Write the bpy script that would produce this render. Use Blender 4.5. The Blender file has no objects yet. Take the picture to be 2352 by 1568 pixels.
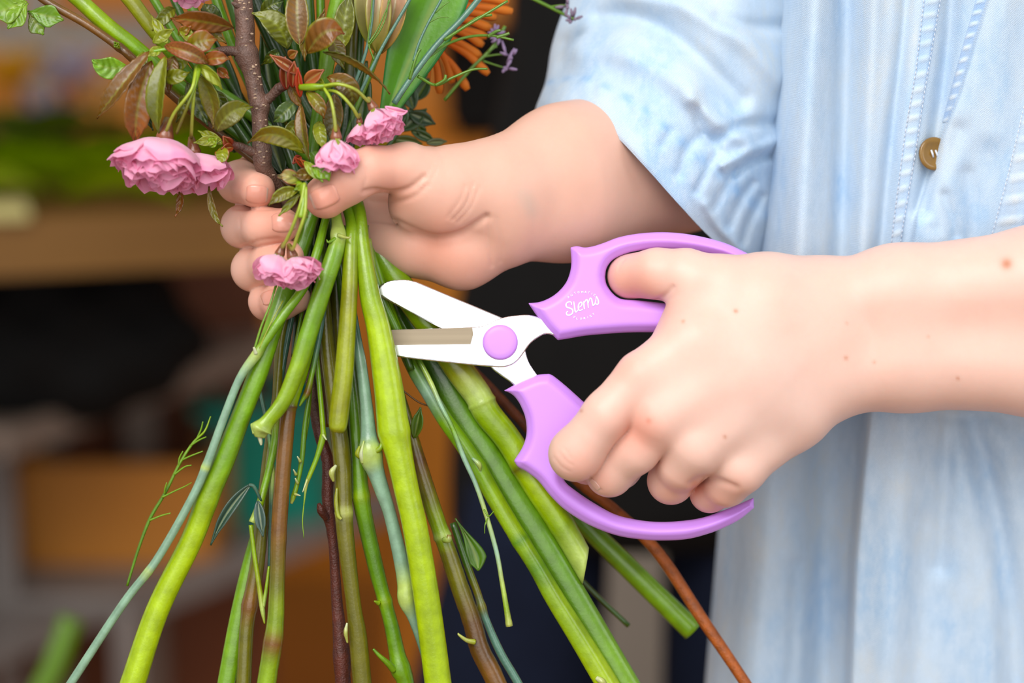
import bpy, math, random
import numpy as np
from mathutils import Vector, Matrix
S = bpy.context.scene
COL = S.collection
random.seed(7); RNG = np.random.default_rng(7)

# ------------------------------------------------------------------ camera
CAM_H = 1.35; PITCH = math.radians(12.0); LENS = 85.0; D0 = 1.10
cam_data = bpy.data.cameras.new('camera'); cam = bpy.data.objects.new('camera', cam_data); COL.objects.link(cam)
cam.location = (0, 0, CAM_H); cam.rotation_euler = (math.radians(90) - PITCH, 0, 0)
cam_data.lens = LENS; cam_data.sensor_width = 36; cam_data.clip_start = 0.05; cam_data.clip_end = 100
cam_data.dof.use_dof = True; cam_data.dof.focus_distance = D0 - 0.006; cam_data.dof.aperture_fstop = 3.4
S.camera = cam

# ------------------------------------------------------------------ light
world = bpy.data.worlds.new('world'); S.world = world; world.use_nodes = True
wn = world.node_tree.nodes['Background']; wn.inputs[0].default_value = (0.90, 0.95, 1.0, 1); wn.inputs[1].default_value = 0.55
def area(name, loc, target, sx, sy, power, col=(1, 1, 1)):
    l = bpy.data.lights.new(name, 'AREA'); l.shape = 'RECTANGLE'; l.size = sx; l.size_y = sy; l.energy = power; l.color = col
    o = bpy.data.objects.new(name, l); COL.objects.link(o); o.location = loc
    o.rotation_euler = (Vector(target) - Vector(loc)).to_track_quat('-Z', 'Y').to_euler(); return o
area('window_light', (-0.2, -1.7, 2.2), (0.1, 1.1, 1.1), 3.2, 2.6, 46, (1.0, 0.99, 0.97))
area('skylight', (-0.7, -0.5, 3.0), (0.1, 1.15, 1.1), 1.8, 1.4, 56, (1.0, 0.985, 0.96))
area('side_window_light', (2.4, -0.2, 2.3), (0.1, 1.1, 1.1), 1.2, 1.6, 16, (0.95, 0.97, 1.0))
S.view_settings.view_transform = 'Standard'; S.view_settings.look = 'None'
S.view_settings.exposure = 0.0; S.view_settings.gamma = 1.0; S.view_settings.use_curve_mapping = False

# ------------------------------------------------------------------ camera-frame helpers (real depths, metres)
F = 2352 * LENS / 36.0
RX = np.array([1.0, 0, 0]); UP = np.array([0, math.sin(PITCH), math.cos(PITCH)]); FW = np.array([0, math.cos(PITCH), -math.sin(PITCH)])
CAMP = np.array([0, 0, CAM_H])
def P(px, py, z=0.0):
    """point seen at photo pixel px,py lying z millimetres behind the working distance"""
    d = D0 + z / 1000.0
    return CAMP + RX * ((px - 1176) / F * d) - UP * ((py - 784) / F * d) + FW * d
def R(rpx, z=0.0): return rpx / F * (D0 + z / 1000.0)
def ray(px, py): return RX * ((px - 1176) / F) - UP * ((py - 784) / F) + FW
def Wy(px, py, y):
    r = ray(px, py); return CAMP + r * (y / r[1])
def Wz(px, py, z):
    r = ray(px, py); return CAMP + r * ((z - CAM_H) / r[2])
def proj(V):
    q = V - CAMP; d = q @ FW
    return 1176 + F * (q @ RX) / d, 784 - F * (q @ UP) / d, d

def lin(r, g, b, k=1.0):
    f = lambda c: ((c / 255 + 0.055) / 1.055) ** 2.4 if c > 10 else c / 255 / 12.92
    return (f(r) * k, f(g) * k, f(b) * k)

# ------------------------------------------------------------------ objects
def link(o, parent=None):
    COL.objects.link(o)
    if parent is not None:
        o.parent = parent
        o.location = Vector(o.location) - wloc(parent)
    return o
def wloc(o):
    v = Vector(o.location)
    return v + wloc(o.parent) if o.parent else v
def tag(o, label=None, cat=None, group=None, kind=None):
    if label: o['label'] = label
    if cat: o['category'] = cat
    if group: o['group'] = group
    if kind: o['kind'] = kind
    return o
def empty(name, loc, label=None, cat=None, group=None, parent=None):
    o = bpy.data.objects.new(name, None); o.empty_display_size = 0.01; o.location = Vector(loc); link(o, parent)
    return tag(o, label, cat, group)
def mk(name, V, Fc, mat, parent=None, smooth=True, col=None):
    V = np.asarray(V, float); c = V.mean(axis=0)
    me = bpy.data.meshes.new(name)
    if isinstance(Fc, np.ndarray):
        n = len(Fc); k = Fc.shape[1]
        me.vertices.add(len(V)); me.vertices.foreach_set('co', (V - c).astype(np.float32).ravel())
        me.loops.add(n * k); me.loops.foreach_set('vertex_index', Fc.astype(np.int32).ravel())
        me.polygons.add(n); me.polygons.foreach_set('loop_start', np.arange(0, n * k, k, dtype=np.int32))
        me.update(calc_edges=True)
    else:
        me.from_pydata([tuple(v) for v in (V - c)], [], Fc)
    if smooth: me.polygons.foreach_set('use_smooth', [True] * len(me.polygons))
    if col is not None:
        a = me.color_attributes.new('Col', 'FLOAT_COLOR', 'POINT')
        cc = np.ones((len(V), 4), np.float32); cc[:, :3] = np.asarray(col)[:, :3]
        a.data.foreach_set('color', cc.ravel())
    if mat: me.materials.append(mat)
    me.validate(); me.update()
    o = bpy.data.objects.new(name, me); o.location = Vector(c)
    return link(o, parent)

# ------------------------------------------------------------------ materials
def newmat(name):
    m = bpy.data.materials.new(name); m.use_nodes = True; nt = m.node_tree
    return m, nt, nt.nodes['Principled BSDF']
def N(nt, t, **kw):
    n = nt.nodes.new(t)
    for k, v in kw.items():
        if k in n.inputs: n.inputs[k].default_value = v
        else: setattr(n, k, v)
    return n
def mixc(nt, fac, a, b, mode='MIX'):
    m = nt.nodes.new('ShaderNodeMix'); m.data_type = 'RGBA'; m.blend_type = mode
    for s, v in ((m.inputs[0], fac), (m.inputs[6], a), (m.inputs[7], b)):
        if hasattr(v, 'type') and hasattr(v, 'is_linked'): nt.links.new(v, s)
        elif isinstance(v, tuple): s.default_value = (*v[:3], 1)
        else: s.default_value = v
    return m.outputs[2]
def bump(nt, bs, h, strength, dist=0.001):
    b = N(nt, 'ShaderNodeBump'); b.inputs['Strength'].default_value = strength; b.inputs['Distance'].default_value = dist
    nt.links.new(h, b.inputs['Height']); nt.links.new(b.outputs[0], bs.inputs['Normal']); return b
def coords(nt, scale=(1, 1, 1), rot=(0, 0, 0)):
    g = nt.nodes.new('ShaderNodeTexCoord'); mp = nt.nodes.new('ShaderNodeMapping')
    mp.inputs['Scale'].default_value = scale; mp.inputs['Rotation'].default_value = rot
    nt.links.new(g.outputs['Object'], mp.inputs[0]); return mp.outputs[0]
def noise(nt, vec, scale, detail=3, rough=0.5):
    n = N(nt, 'ShaderNodeTexNoise'); n.inputs['Scale'].default_value = scale; n.inputs['Detail'].default_value = detail
    n.inputs['Roughness'].default_value = rough
    if vec is not None: nt.links.new(vec, n.inputs['Vector'])
    return n.outputs[0]
def ramp(nt, v, a, b, ca=(0, 0, 0), cb=(1, 1, 1)):
    r = N(nt, 'ShaderNodeValToRGB'); r.color_ramp.elements[0].position = a; r.color_ramp.elements[1].position = b
    r.color_ramp.elements[0].color = (*ca, 1); r.color_ramp.elements[1].color = (*cb, 1)
    nt.links.new(v, r.inputs[0]); return r.outputs[0]

def plain(name, c1, c2=None, rough=0.5, scale=20, bumpk=0.0, metal=0.0, stretch=(1, 1, 1), spec=0.5, coat=0.0):
    m, nt, b = newmat(name); c2 = c2 or tuple(x * 0.8 for x in c1)
    n = noise(nt, coords(nt, stretch), scale, 4)
    nt.links.new(mixc(nt, n, c1, c2), b.inputs['Base Color'])
    b.inputs['Roughness'].default_value = rough; b.inputs['Metallic'].default_value = metal
    b.inputs['Specular IOR Level'].default_value = spec; b.inputs['Coat Weight'].default_value = coat
    if bumpk: bump(nt, b, n, bumpk, 0.002)
    return m
def vcol_mat(name, rough=0.35, var=0.25, scale=120, bumpk=0.25, transl=0.0, sss=0.0, spec=0.5, coat=0.0, bdist=0.0006, srad=(1, .4, .25)):
    """colour from the painted-on 'Col' attribute (the thing's own colour) broken up by noise"""
    m, nt, b = newmat(name)
    at = N(nt, 'ShaderNodeAttribute', attribute_name='Col')
    n = noise(nt, coords(nt), scale, 4, 0.6); n2 = noise(nt, coords(nt), scale * 6, 2)
    dark = mixc(nt, 1.0, at.outputs[0], (1 - var, 1 - var, 1 - var), 'MULTIPLY')
    f = ramp(nt, n, 0.35, 0.7)
    c = mixc(nt, f, at.outputs[0], dark)
    nt.links.new(c, b.inputs['Base Color'])
    b.inputs['Roughness'].default_value = rough; b.inputs['Specular IOR Level'].default_value = spec
    b.inputs['Coat Weight'].default_value = coat; b.inputs['Coat Roughness'].default_value = 0.15
    if sss:
        b.inputs['Subsurface Weight'].default_value = sss; b.inputs['Subsurface Radius'].default_value = srad
        b.inputs['Subsurface Scale'].default_value = 0.004
    if bumpk: bump(nt, b, n2, bumpk, bdist)
    if transl:
        t = N(nt, 'ShaderNodeBsdfTranslucent'); mx = N(nt, 'ShaderNodeMixShader'); mx.inputs[0].default_value = transl
        nt.links.new(c, t.inputs[0]); nt.links.new(b.outputs[0], mx.inputs[1]); nt.links.new(t.outputs[0], mx.inputs[2])
        nt.links.new(mx.outputs[0], nt.nodes['Material Output'].inputs[0])
    return m
M = {}
M['stem'] = vcol_mat('stem_skin', rough=0.30, var=0.30, scale=130, bumpk=0.2, sss=0.0, spec=0.5, coat=0.25)
M['bark'] = vcol_mat('bark', rough=0.5, var=0.5, scale=200, bumpk=0.7, bdist=0.0007)
M['leaf'] = vcol_mat('leaf_blade', rough=0.30, var=0.26, scale=90, bumpk=0.12, transl=0.2, spec=0.6)
M['petal'] = vcol_mat('blossom_petal', rough=0.55, var=0.05, scale=200, bumpk=0.08, transl=0.30, spec=0.25)
M['skin'] = vcol_mat('skin', rough=0.42, var=0.05, scale=60, bumpk=0.10, sss=0.35, spec=0.35, bdist=0.0005)
M['nail'] = vcol_mat('nail', rough=0.22, var=0.04, scale=60, bumpk=0.0, sss=0.2, spec=0.5, coat=0.25)

# ------------------------------------------------------------------ mesh makers
def catmull(pts, n=8):
    P_ = np.asarray(pts, float); m = len(P_)
    if m < 3:
        t = np.linspace(0, 1, n + 1)[:, None]; return P_[0] * (1 - t) + P_[1] * t
    E = np.vstack([2 * P_[0] - P_[1], P_, 2 * P_[-1] - P_[-2]]); out = []
    for i in range(m - 1):
        a, b, c, d = E[i], E[i + 1], E[i + 2], E[i + 3]
        for t in np.linspace(0, 1, n, endpoint=False):
            out.append(0.5 * ((2 * b) + (-a + c) * t + (2 * a - 5 * b + 4 * c - d) * t * t + (-a + 3 * b - 3 * c + d) * t ** 3))
    out.append(P_[-1]); return np.array(out)
def tube(path, rad, seg=12, cap=True, cols=None, flat=1.0, flatdir=None, ridges=0, ridge_a=0.0, jitter=0.0):
    """swept tube; path (n,3), rad (n,)"""
    path = np.asarray(path, float); n = len(path); rad = np.asarray(rad, float)
    T = np.gradient(path, axis=0); T /= np.linalg.norm(T, axis=1)[:, None] + 1e-12
    ref = FW if flatdir is None else flatdir
    V = []; C = []
    a = np.linspace(0, 2 * np.pi, seg, endpoint=False)
    rj = np.ones(seg) + ridge_a * np.cos(a * ridges) if ridges else np.ones(seg)
    for i in range(n):
        s = np.cross(T[i], ref); s /= np.linalg.norm(s) + 1e-12
        u = np.cross(s, T[i])
        rr = rad[i] * rj * (1 + (RNG.normal(0, jitter, seg) if jitter else 0))
        V.append(path[i] + (np.cos(a) * rr)[:, None] * s + (np.sin(a) * rr * flat)[:, None] * u)
        if cols is not None: C.append(np.repeat(cols[i][None, :], seg, 0))
    V = np.vstack(V)
    i, j = np.meshgrid(np.arange(n - 1), np.arange(seg), indexing='ij'); i = i.ravel(); j = j.ravel(); j2 = (j + 1) % seg
    Fc = [tuple(q) for q in np.stack([i * seg + j, i * seg + j2, (i + 1) * seg + j2, (i + 1) * seg + j], 1).tolist()]
    C = np.vstack(C) if cols is not None else None
    if cap:
        for k, idx in ((0, 0), (1, n - 1)):
            V = np.vstack([V, path[idx][None]]); ci = len(V) - 1
            if C is not None: C = np.vstack([C, cols[idx][None]])
            for q in range(seg):
                A, B = idx * seg + q, idx * seg + (q + 1) % seg
                Fc.append((ci, B, A) if k == 0 else (ci, A, B))
    return V, Fc, C
class MB:
    def __init__(s): s.V = []; s.F = []; s.C = []; s.n = 0
    def add(s, V, Fc, C=None):
        V = np.asarray(V, float); s.V.append(V); o = s.n
        s.F += [tuple(int(k) + o for k in f) for f in Fc]; s.n += len(V)
        s.C.append(np.asarray(C, float) if C is not None else np.ones((len(V), 3)))
    def box(s, lo, hi, M3=None, C=None):
        x0, y0, z0 = lo; x1, y1, z1 = hi
        v = np.array([(x0, y0, z0), (x1, y0, z0), (x1, y1, z0), (x0, y1, z0), (x0, y0, z1), (x1, y0, z1), (x1, y1, z1), (x0, y1, z1)], float)
        if M3 is not None: v = v @ M3[0].T + M3[1]
        s.add(v, [(0, 3, 2, 1), (4, 5, 6, 7), (0, 1, 5, 4), (1, 2, 6, 5), (2, 3, 7, 6), (3, 0, 4, 7)], None if C is None else np.repeat(np.array(C)[None], 8, 0))
    def build(s, name, mat, parent=None, smooth=True):
        return mk(name, np.vstack(s.V), s.F, mat, parent, smooth, np.vstack(s.C))

# signed distance toolkit --------------------------------------------------------------
def smin(a, b, k):
    h = np.clip(0.5 + 0.5 * (b - a) / k, 0, 1); return b * (1 - h) + a * h - k * h * (1 - h)
def cone(p, a, b, ra, rb):
    ab = b - a; L = ab @ ab + 1e-12
    t = np.clip(((p - a) @ ab) / L, 0, 1)
    q = p - (a + t[:, None] * ab)
    return np.sqrt(np.einsum('ij,ij->i', q, q)) - (ra + (rb - ra) * t)
def chain(p, pts, k=0.002):
    d = None
    for (a, ra), (b, rb) in zip(pts[:-1], pts[1:]):
        c = cone(p, a, b, ra, rb); d = c if d is None else smin(d, c, k)
    return d
def Q(*l):  # list of (px,py,z,rpx) to (point, radius)
    return [(P(x, y, z), R(r, z)) for x, y, z, r in l]
def surface_nets(f, lo, hi, h, newton=2, chunk=400000):
    lo = np.array(lo, float); hi = np.array(hi, float); n = np.ceil((hi - lo) / h).astype(int) + 1
    # coarse pass to skip empty space
    K = 6; nc = np.ceil(n / K).astype(int)
    g = np.stack(np.meshgrid(*[np.arange(c) for c in nc], indexing='ij'), -1).reshape(-1, 3)
    cen = lo + (g * K + K / 2) * h; dv = f(cen)
    act = np.abs(dv) < K * h * 1.6
    A = np.full(tuple(nc * K), 1.0, np.float32)
    sg = np.sign(dv)
    blk = np.stack(np.meshgrid(*[np.arange(K)] * 3, indexing='ij'), -1).reshape(-1, 3)
    A4 = A.reshape(nc[0], K, nc[1], K, nc[2], K)
    A4[:] = sg.reshape(nc[0], 1, nc[1], 1, nc[2], 1)
    ga = g[act]; step = max(1, chunk // len(blk))
    for i in range(0, len(ga), step):
        gg = ga[i:i + step]; idx = (gg[:, None, :] * K + blk[None]).reshape(-1, 3)
        A[idx[:, 0], idx[:, 1], idx[:, 2]] = f(lo + idx * h)
    ins = A < 0
    s8 = np.zeros(tuple(np.array(A.shape) - 1), np.int8)
    offs = [(a, b, c) for a in (0, 1) for b in (0, 1) for c in (0, 1)]
    sh = s8.shape
    for a, b, c in offs: s8 += ins[a:a + sh[0], b:b + sh[1], c:c + sh[2]]
    cell = (s8 > 0) & (s8 < 8)
    ci = np.argwhere(cell); vid = -np.ones(sh, np.int64); vid[cell] = np.arange(len(ci))
    acc = np.zeros((len(ci), 3)); cnt = np.zeros(len(ci))
    for ax in range(3):
        for a, b, c in offs:
            if (a, b, c)[ax]: continue
            o = np.array((a, b, c)); e = np.zeros(3, int); e[ax] = 1
            i0 = ci + o; i1 = i0 + e
            v0 = A[i0[:, 0], i0[:, 1], i0[:, 2]]; v1 = A[i1[:, 0], i1[:, 1], i1[:, 2]]
            m = (v0 < 0) != (v1 < 0); t = np.where(m, v0 / np.where(m, v0 - v1, 1), 0)
            pt = i0 + e * t[:, None]; acc[m] += pt[m]; cnt[m] += 1
    V = lo + acc / cnt[:, None] * h
    faces = []
    for ax in range(3):
        u, v = (ax + 1) % 3, (ax + 2) % 3
        sl = [slice(0, s) for s in sh]; e0 = ins[tuple(slice(0, s) for s in sh)]
        ee = np.roll(ins, -1, axis=ax)[tuple(slice(0, s) for s in sh)]
        ch = e0 != ee; q = np.argwhere(ch)
        q = q[(q[:, u] > 0) & (q[:, v] > 0)]
        if not len(q): continue
        du = np.zeros(3, int); du[u] = 1; dv_ = np.zeros(3, int); dv_[v] = 1
        g4 = [vid[tuple((q - x).T)] for x in (du * 0, du, du + dv_, dv_)]
        fq = np.stack(g4, 1); inside = e0[tuple(q.T)]
        fq[~inside] = fq[~inside][:, ::-1]
        faces.append(fq[(fq >= 0).all(1)])
    Fc = np.vstack(faces)
    eps = h * 0.3
    for _ in range(newton):
        d = f(V); G = np.stack([f(V + np.eye(3)[i] * eps) - d for i in range(3)], 1) / eps
        V = V - G * (np.clip(d, -h, h) / np.maximum((G * G).sum(1), 0.2))[:, None]
    G /= np.linalg.norm(G, axis=1)[:, None] + 1e-9
    return V, Fc, G
def poly_sdf(p, poly):
    a = poly; b = np.roll(poly, -1, 0); d = np.full(len(p), 1e9); s = np.ones(len(p))
    for i in range(len(a)):
        e = b[i] - a[i]; w = p - a[i]
        t = np.clip((w @ e) / (e @ e + 1e-18), 0, 1); q = w - t[:, None] * e
        d = np.minimum(d, (q * q).sum(1))
        c1 = p[:, 1] >= a[i, 1]; c2 = p[:, 1] < b[i, 1]; c3 = e[0] * w[:, 1] > e[1] * w[:, 0]
        flip = (c1 & c2 & c3) | (~c1 & ~c2 & ~c3); s[flip] *= -1
    return s * np.sqrt(d)
def curve2(segs, n=6):
    out = []
    for s in segs:
        c = catmull(s, n) if len(s) > 2 else np.array(s, float)
        out.append(c[:-1])
    return np.vstack(out)
# ================================================================== SETTING
M['wood_wall'] = plain('orange_plywood', lin(214, 132, 18), lin(180, 102, 8), 0.5, 3, 0.15, stretch=(1, 1, 0.15))
M['floor'] = plain('brown_floor', lin(165, 105, 32), lin(130, 78, 20), 0.5, 6, 0.1, stretch=(0.3, 1, 1))
M['bench'] = plain('bench_wood', lin(138, 96, 34), lin(108, 70, 20), 0.55, 14, 0.1, stretch=(0.2, 1, 1))
M['darkwood'] = plain('dark_wood', lin(120, 58, 12), lin(90, 40, 6), 0.6, 8)
M['galv'] = plain('galvanised_steel', lin(150, 140, 135), lin(120, 112, 106), 0.45, 30, metal=0.2)
M['crate'] = plain('crate_plywood', lin(200, 130, 45), lin(175, 105, 28), 0.55, 8, stretch=(.3, 1, 1))
M['teal'] = plain('teal_plastic', lin(0, 150, 125), lin(0, 130, 110), 0.4, 5)
M['black'] = plain('black_cloth', lin(24, 23, 22), lin(16, 15, 15), 0.85, 30, spec=0.15)
M['navy'] = plain('navy_denim', lin(24, 32, 52), lin(15, 20, 36), 0.85, 40, spec=0.15)
M['beige'] = plain('beige_plaster', lin(150, 138, 125), lin(135, 124, 110), 0.7, 5)
M['greystuff'] = plain('grey_metal_paint', lin(140, 120, 105), lin(110, 95, 85), 0.5, 8)
M['cream'] = plain('cream_wood', lin(205, 195, 130), lin(180, 165, 100), 0.6, 10)
def struct(name, lo, hi, mat):
    m = MB(); m.box(lo, hi); return tag(m.build(name, mat, None, False), kind='structure')
struct('floor', (-3.5, -0.5, -0.05), (3.5, 4.4, 0), M['floor'])
struct('wall_back', (-3.5, 4.3, 0), (3.5, 4.4, 3.2), M['wood_wall'])
# planks of the panelled wall
for i in range(14):
    m = MB(); x = -3.3 + i * 0.47; m.box((x, 4.270, 0.0), (x + 0.462, 4.299, 3.2)); o = m.build('plank', M['wood_wall'], bpy.data.objects['wall_back'], False)
def beam(m, a, b, w, h, up=(0, 0, 1)):
    a = np.array(a, float); b = np.array(b, float); d = b - a; L = np.linalg.norm(d); d /= L
    s = np.cross(d, up); s /= np.linalg.norm(s); u = np.cross(s, d)
    m.box((0, -w / 2, -h / 2), (L, w / 2, h / 2), (np.stack([d, s, u], 1), a))
# workbench ----------------------------------------------------------------------
TZ = 0.985
A = Wz(-420, 520, TZ); B = Wz(860, 462, TZ); dB = (B - A) / np.linalg.norm(B - A); nB = np.array([-dB[1], dB[0], 0])
bench = empty('workbench', (A + B) / 2 * np.array([1, 1, 0]), 'thick wooden workbench top heaped with cut greenery', 'table')
m = MB(); m.box((0, 0, -0.058), (np.linalg.norm(B - A), 0.62, 0), (np.stack([dB, nB, np.array([0, 0, 1.])], 1), A)); m.build('tabletop', M['bench'], bench, False)
for px, off in ((230, .56), (520, .56), (-380, .05), (-380, .56)):
    q = Wz(px, 500, TZ); t = (q - A) @ dB; p = A + dB * t + nB * off
    m = MB(); m.box((p[0] - .02, p[1] - .02, 0), (p[0] + .02, p[1] + .02, TZ - .058)); m.build('leg', M['greystuff'], bench, False)
m = MB(); q = A + nB * 0.58; m.box((0, 0, .22), (np.linalg.norm(B - A), 0.015, TZ - .06), (np.stack([dB, nB, np.array([0, 0, 1.])], 1), np.array([q[0], q[1], 0]))); m.build('back_panel', M['darkwood'], bench, False)
# metal rack with two levels --------------------------------------------------------
rack = empty('metal_rack', Wz(300, 1400, .5) * np.array([1, 1, 0]), 'grey galvanised steel rack with two open levels under the bench', 'rack')
c2 = Wz(290, 1400, .50); l2 = Wz(-260, 1400, .50); r2 = Wz(900, 1150, .50)
c1_ = np.array([*(Wz(20, 1015, .73)[:2]), .73]); r1 = Wz(700, 770, .73)
for a_, b_ in ((l2, c2), (c2, r2)):
    m = MB(); beam(m, a_, b_, .015, .036); m.build('rail', M['galv'], rack, False)
for a_, b_ in ((c1_, r1), (c1_, Wz(-300, 1030, .73))):
    m = MB(); beam(m, a_, b_, .015, .030); m.build('rail', M['greystuff'], rack, False)
for px, py, zz, top in ((290, 1400, .5, .5), (15, 1400, .5, .73)):
    q = Wz(px, py, zz); m = MB(); m.box((q[0] - .014, q[1] - .010, 0), (q[0] + .014, q[1] + .018, top)); m.build('post', M['galv'], rack, False)
for (a_, b_, zz, mt) in ((c2, r2, .50, 'galv'), (c1_, r1, .73, 'greystuff')):
    d = (b_ - a_) / np.linalg.norm(b_ - a_); nn = np.array([-d[1], d[0], 0]); L = np.linalg.norm(b_ - a_)
    m = MB(); m.box((-.45, 0.0, -.012), (L, .30, 0.0), (np.stack([d, nn, np.array([0, 0, 1.])], 1), a_ + np.array([0, 0, .008]))); m.build('shelf', M[mt], rack, False)
# things on the rack
def obox(name, px0, px1, zb, h, y, dep, mat, label, cat, wall=.008, taper=0.0, open_top=True, rim=False):
    """open box standing on a shelf: base, four walls"""
    x0 = Wy(px0, 1100, y)[0]; x1 = Wy(px1, 1100, y)[0]; cx = (x0 + x1) / 2; w = (x1 - x0) / 2
    m = MB()
    def wallq(ax, s):
        o, i_ = 1.0, 1 - wall / w
        b = 1 - taper
        if ax == 0: V = [(cx + s * w * b * o, y), (cx + s * w * b * o, y + dep), (cx + s * w * b * i_, y + dep), (cx + s * w * b * i_, y)]; T = [(cx + s * w * o, y - .01), (cx + s * w * o, y + dep + .01), (cx + s * w * i_, y + dep + .01), (cx + s * w * i_, y - .01)]
        else:
            yy = y if s < 0 else y + dep; y2 = yy - s * wall
            V = [(cx - w * b, yy), (cx + w * b, yy), (cx + w * b, y2), (cx - w * b, y2)]; T = [(cx - w, yy + s * .01), (cx + w, yy + s * .01), (cx + w, y2 + s * .01), (cx - w, y2 + s * .01)]
        vv = [(*q, zb) for q in V] + [(*q, zb + h) for q in T]
        m.add(vv, [(0, 1, 2, 3), (4, 5, 6, 7), (0, 1, 5, 4), (1, 2, 6, 5), (2, 3, 7, 6), (3, 0, 4, 7)])
    for ax in (0, 1):
        for s in (-1, 1): wallq(ax, s)
    m.box((cx - w * (1 - taper), y, zb), (cx + w * (1 - taper), y + dep, zb + .01))
    o = m.build(name, mat, None, False); tag(o, label, cat)
    if rim:
        m = MB()
        for s in (-1, 1): m.box((cx - w - .012, (y - .022) if s < 0 else y + dep, zb + h - .012), (cx + w + .012, y if s < 0 else y + dep + .022, zb + h)); m.box((cx + s * w - .01, y - .02, zb + h - .012), (cx + s * w + .01, y + dep + .02, zb + h))
        m.build('rim', mat, o, False)
    return o
obox('wooden_crate', 40, 500, .509, .125, 2.70, .22, M['crate'], 'orange-brown plywood crate on the lower rack level', 'crate')
obox('plastic_tub', 478, 760, .509, .155, 2.86, .20, M['teal'], 'teal green plastic tub beside the plywood crate', 'tub', taper=.1, rim=True)
# black bag slumped on the upper shelf
bc = Wz(60, 985, .745) + np.array([0, .13, .06])
def bagf(p):
    q = (p - bc) / np.array([.17, .09, .085]); d = (np.linalg.norm(q, axis=1) - 1) * .085
    q2 = (p - bc - np.array([.03, 0, .045])) / np.array([.11, .07, .07]); d2 = (np.linalg.norm(q2, axis=1) - 1) * .07
    n_ = .006 * np.sin(p[:, 0] * 60) * np.sin(p[:, 2] * 70 + p[:, 1] * 40)
    return smin(d, d2, .03) + n_
Vb, Fb_, Gb = surface_nets(bagf, bc - .22, bc + .22, .008, 1)
bag = mk('bag', Vb, Fb_, M['black'], None); tag(bag, 'slumped black cloth bag on the upper rack level', 'bag')
hnd = catmull([bc + np.array(q) for q in ((-.09, -.04, .07), (-.05, -.06, .13), (.04, -.06, .14), (.09, -.04, .09))], 8)
Vh, Fh, _ = tube(hnd, np.full(len(hnd), .008), 8, True); mk('strap', Vh, Fh, M['black'], bag)
# a side cabinet standing past the end of the bench, orange plywood, and a black pot on it
cab = empty('cabinet', (-.02, 3.3, 0), 'orange plywood cabinet behind the bouquet, lit on its front', 'cabinet')
x0 = Wy(880, 900, 3.2)[0]; x1 = Wy(1200, 900, 3.2)[0]; ztop = Wy(1000, 335, 3.2)[2]
m = MB(); m.box((x0, 3.2, 0.0), (x1, 3.6, ztop)); m.build('carcass', M['wood_wall'], cab, False)
m = MB(); m.box((x0 + .01, 3.182, 0.06), (x1 - .01, 3.199, ztop - .02)); dr = m.build('door', M['wood_wall'], cab, False)
m = MB(); m.box((x1 - .05, 3.165, .7), (x1 - .04, 3.181, .85)); m.build('handle', M['galv'], dr, False)
pc = Wy(1100, 235, 3.0)
def lathe(prof, n=28, c=(0, 0, 0)):
    V = []; Fc = []
    for r_, z_ in prof:
        for i in range(n): V.append((c[0] + r_ * math.cos(2 * math.pi * i / n), c[1] + r_ * math.sin(2 * math.pi * i / n), c[2] + z_))
    for k in range(len(prof) - 1):
        for i in range(n): a = k * n; Fc.append((a + i, a + (i + 1) % n, a + n + (i + 1) % n, a + n + i))
    Fc.append(tuple(range(n))[::-1]); return V, Fc
V, Fc = lathe([(.035, 0), (.05, .08), (.055, .14), (.058, .14), (.058, .15), (.050, .15), (.045, .02)], 28, (Wy(1100, 260, 3.3)[0], 3.30, ztop))
o = mk('plant_pot', V, Fc, M['black'], None); tag(o, 'black pot standing on the orange plywood cabinet', 'pot')
# flowers and cut greens on the bench, all far out of focus
def quick_flower(name, c, r_, col, label, n=16, sq=0.6):
    m = MB(); 
    for k in range(n):
        a = 2.399 * k; el = math.acos(1 - 1.1 * (k + .5) / n); d = np.array([math.sin(el) * math.cos(a), math.sin(el) * math.sin(a) * .8 - .25, math.cos(el) * sq])
        d /= np.linalg.norm(d); s = np.cross(d, (0, 0, 1.0)); s /= np.linalg.norm(s) + 1e-9; u = np.cross(s, d)
        tip = c + d * r_; mid = c + d * r_ * .6
        m.add([c, mid + s * r_ * .28, tip + s * r_ * .12, tip + u * r_ * .06, tip - s * r_ * .12, mid - s * r_ * .28], [(0, 1, 2, 3), (0, 3, 4, 5)], np.repeat(np.array(col)[None], 6, 0))
    o = m.build(name, M['petal'], None); tag(o, label, 'flower'); 
    Vt, Ft, Ct = tube(np.array([c, c - np.array([0, -.01, r_ * 1.0]), c - np.array([.01, -.02, r_ * 2.2])]), [.004] * 3, 6, True, np.repeat(np.array(lin(70, 100, 20))[None], 3, 0)); mk('stem', Vt, Ft, M['stem'], o, col=Ct)
    return o
quick_flower('cut_flower', Wy(35, 190, 2.95), .055, lin(215, 165, 10), 'blurred yellow flower head at the far left behind the bench')
quick_flower('cut_flower', Wy(165, 185, 2.9), .05, lin(175, 170, 190), 'blurred pale grey-lilac flower head behind the bench')
quick_flower('cut_flower', Wy(110, 300, 2.8), .05, lin(95, 45, 130), 'blurred purple flower head above the heaped greens')
quick_flower('cut_flower', Wy(5, 320, 2.7), .04, lin(90, 30, 80), 'blurred dark plum flower head at the left frame edge')
quick_flower('cut_flower', Wy(10, 385, 2.5), .035, lin(210, 210, 190), 'blurred cream white flower head low at the left edge')
quick_flower('cut_flower', Wy(235, 240, 2.9), .04, lin(225, 190, 120), 'blurred pale apricot flower head left of the bronze leaves')
rg = np.random.default_rng(3)
places = ['at the left frame edge', 'beside the cream block', 'left of the largest blossom', 'below the largest blossom', 'just left of the fingers', 'hidden mostly by the fingers']
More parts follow.
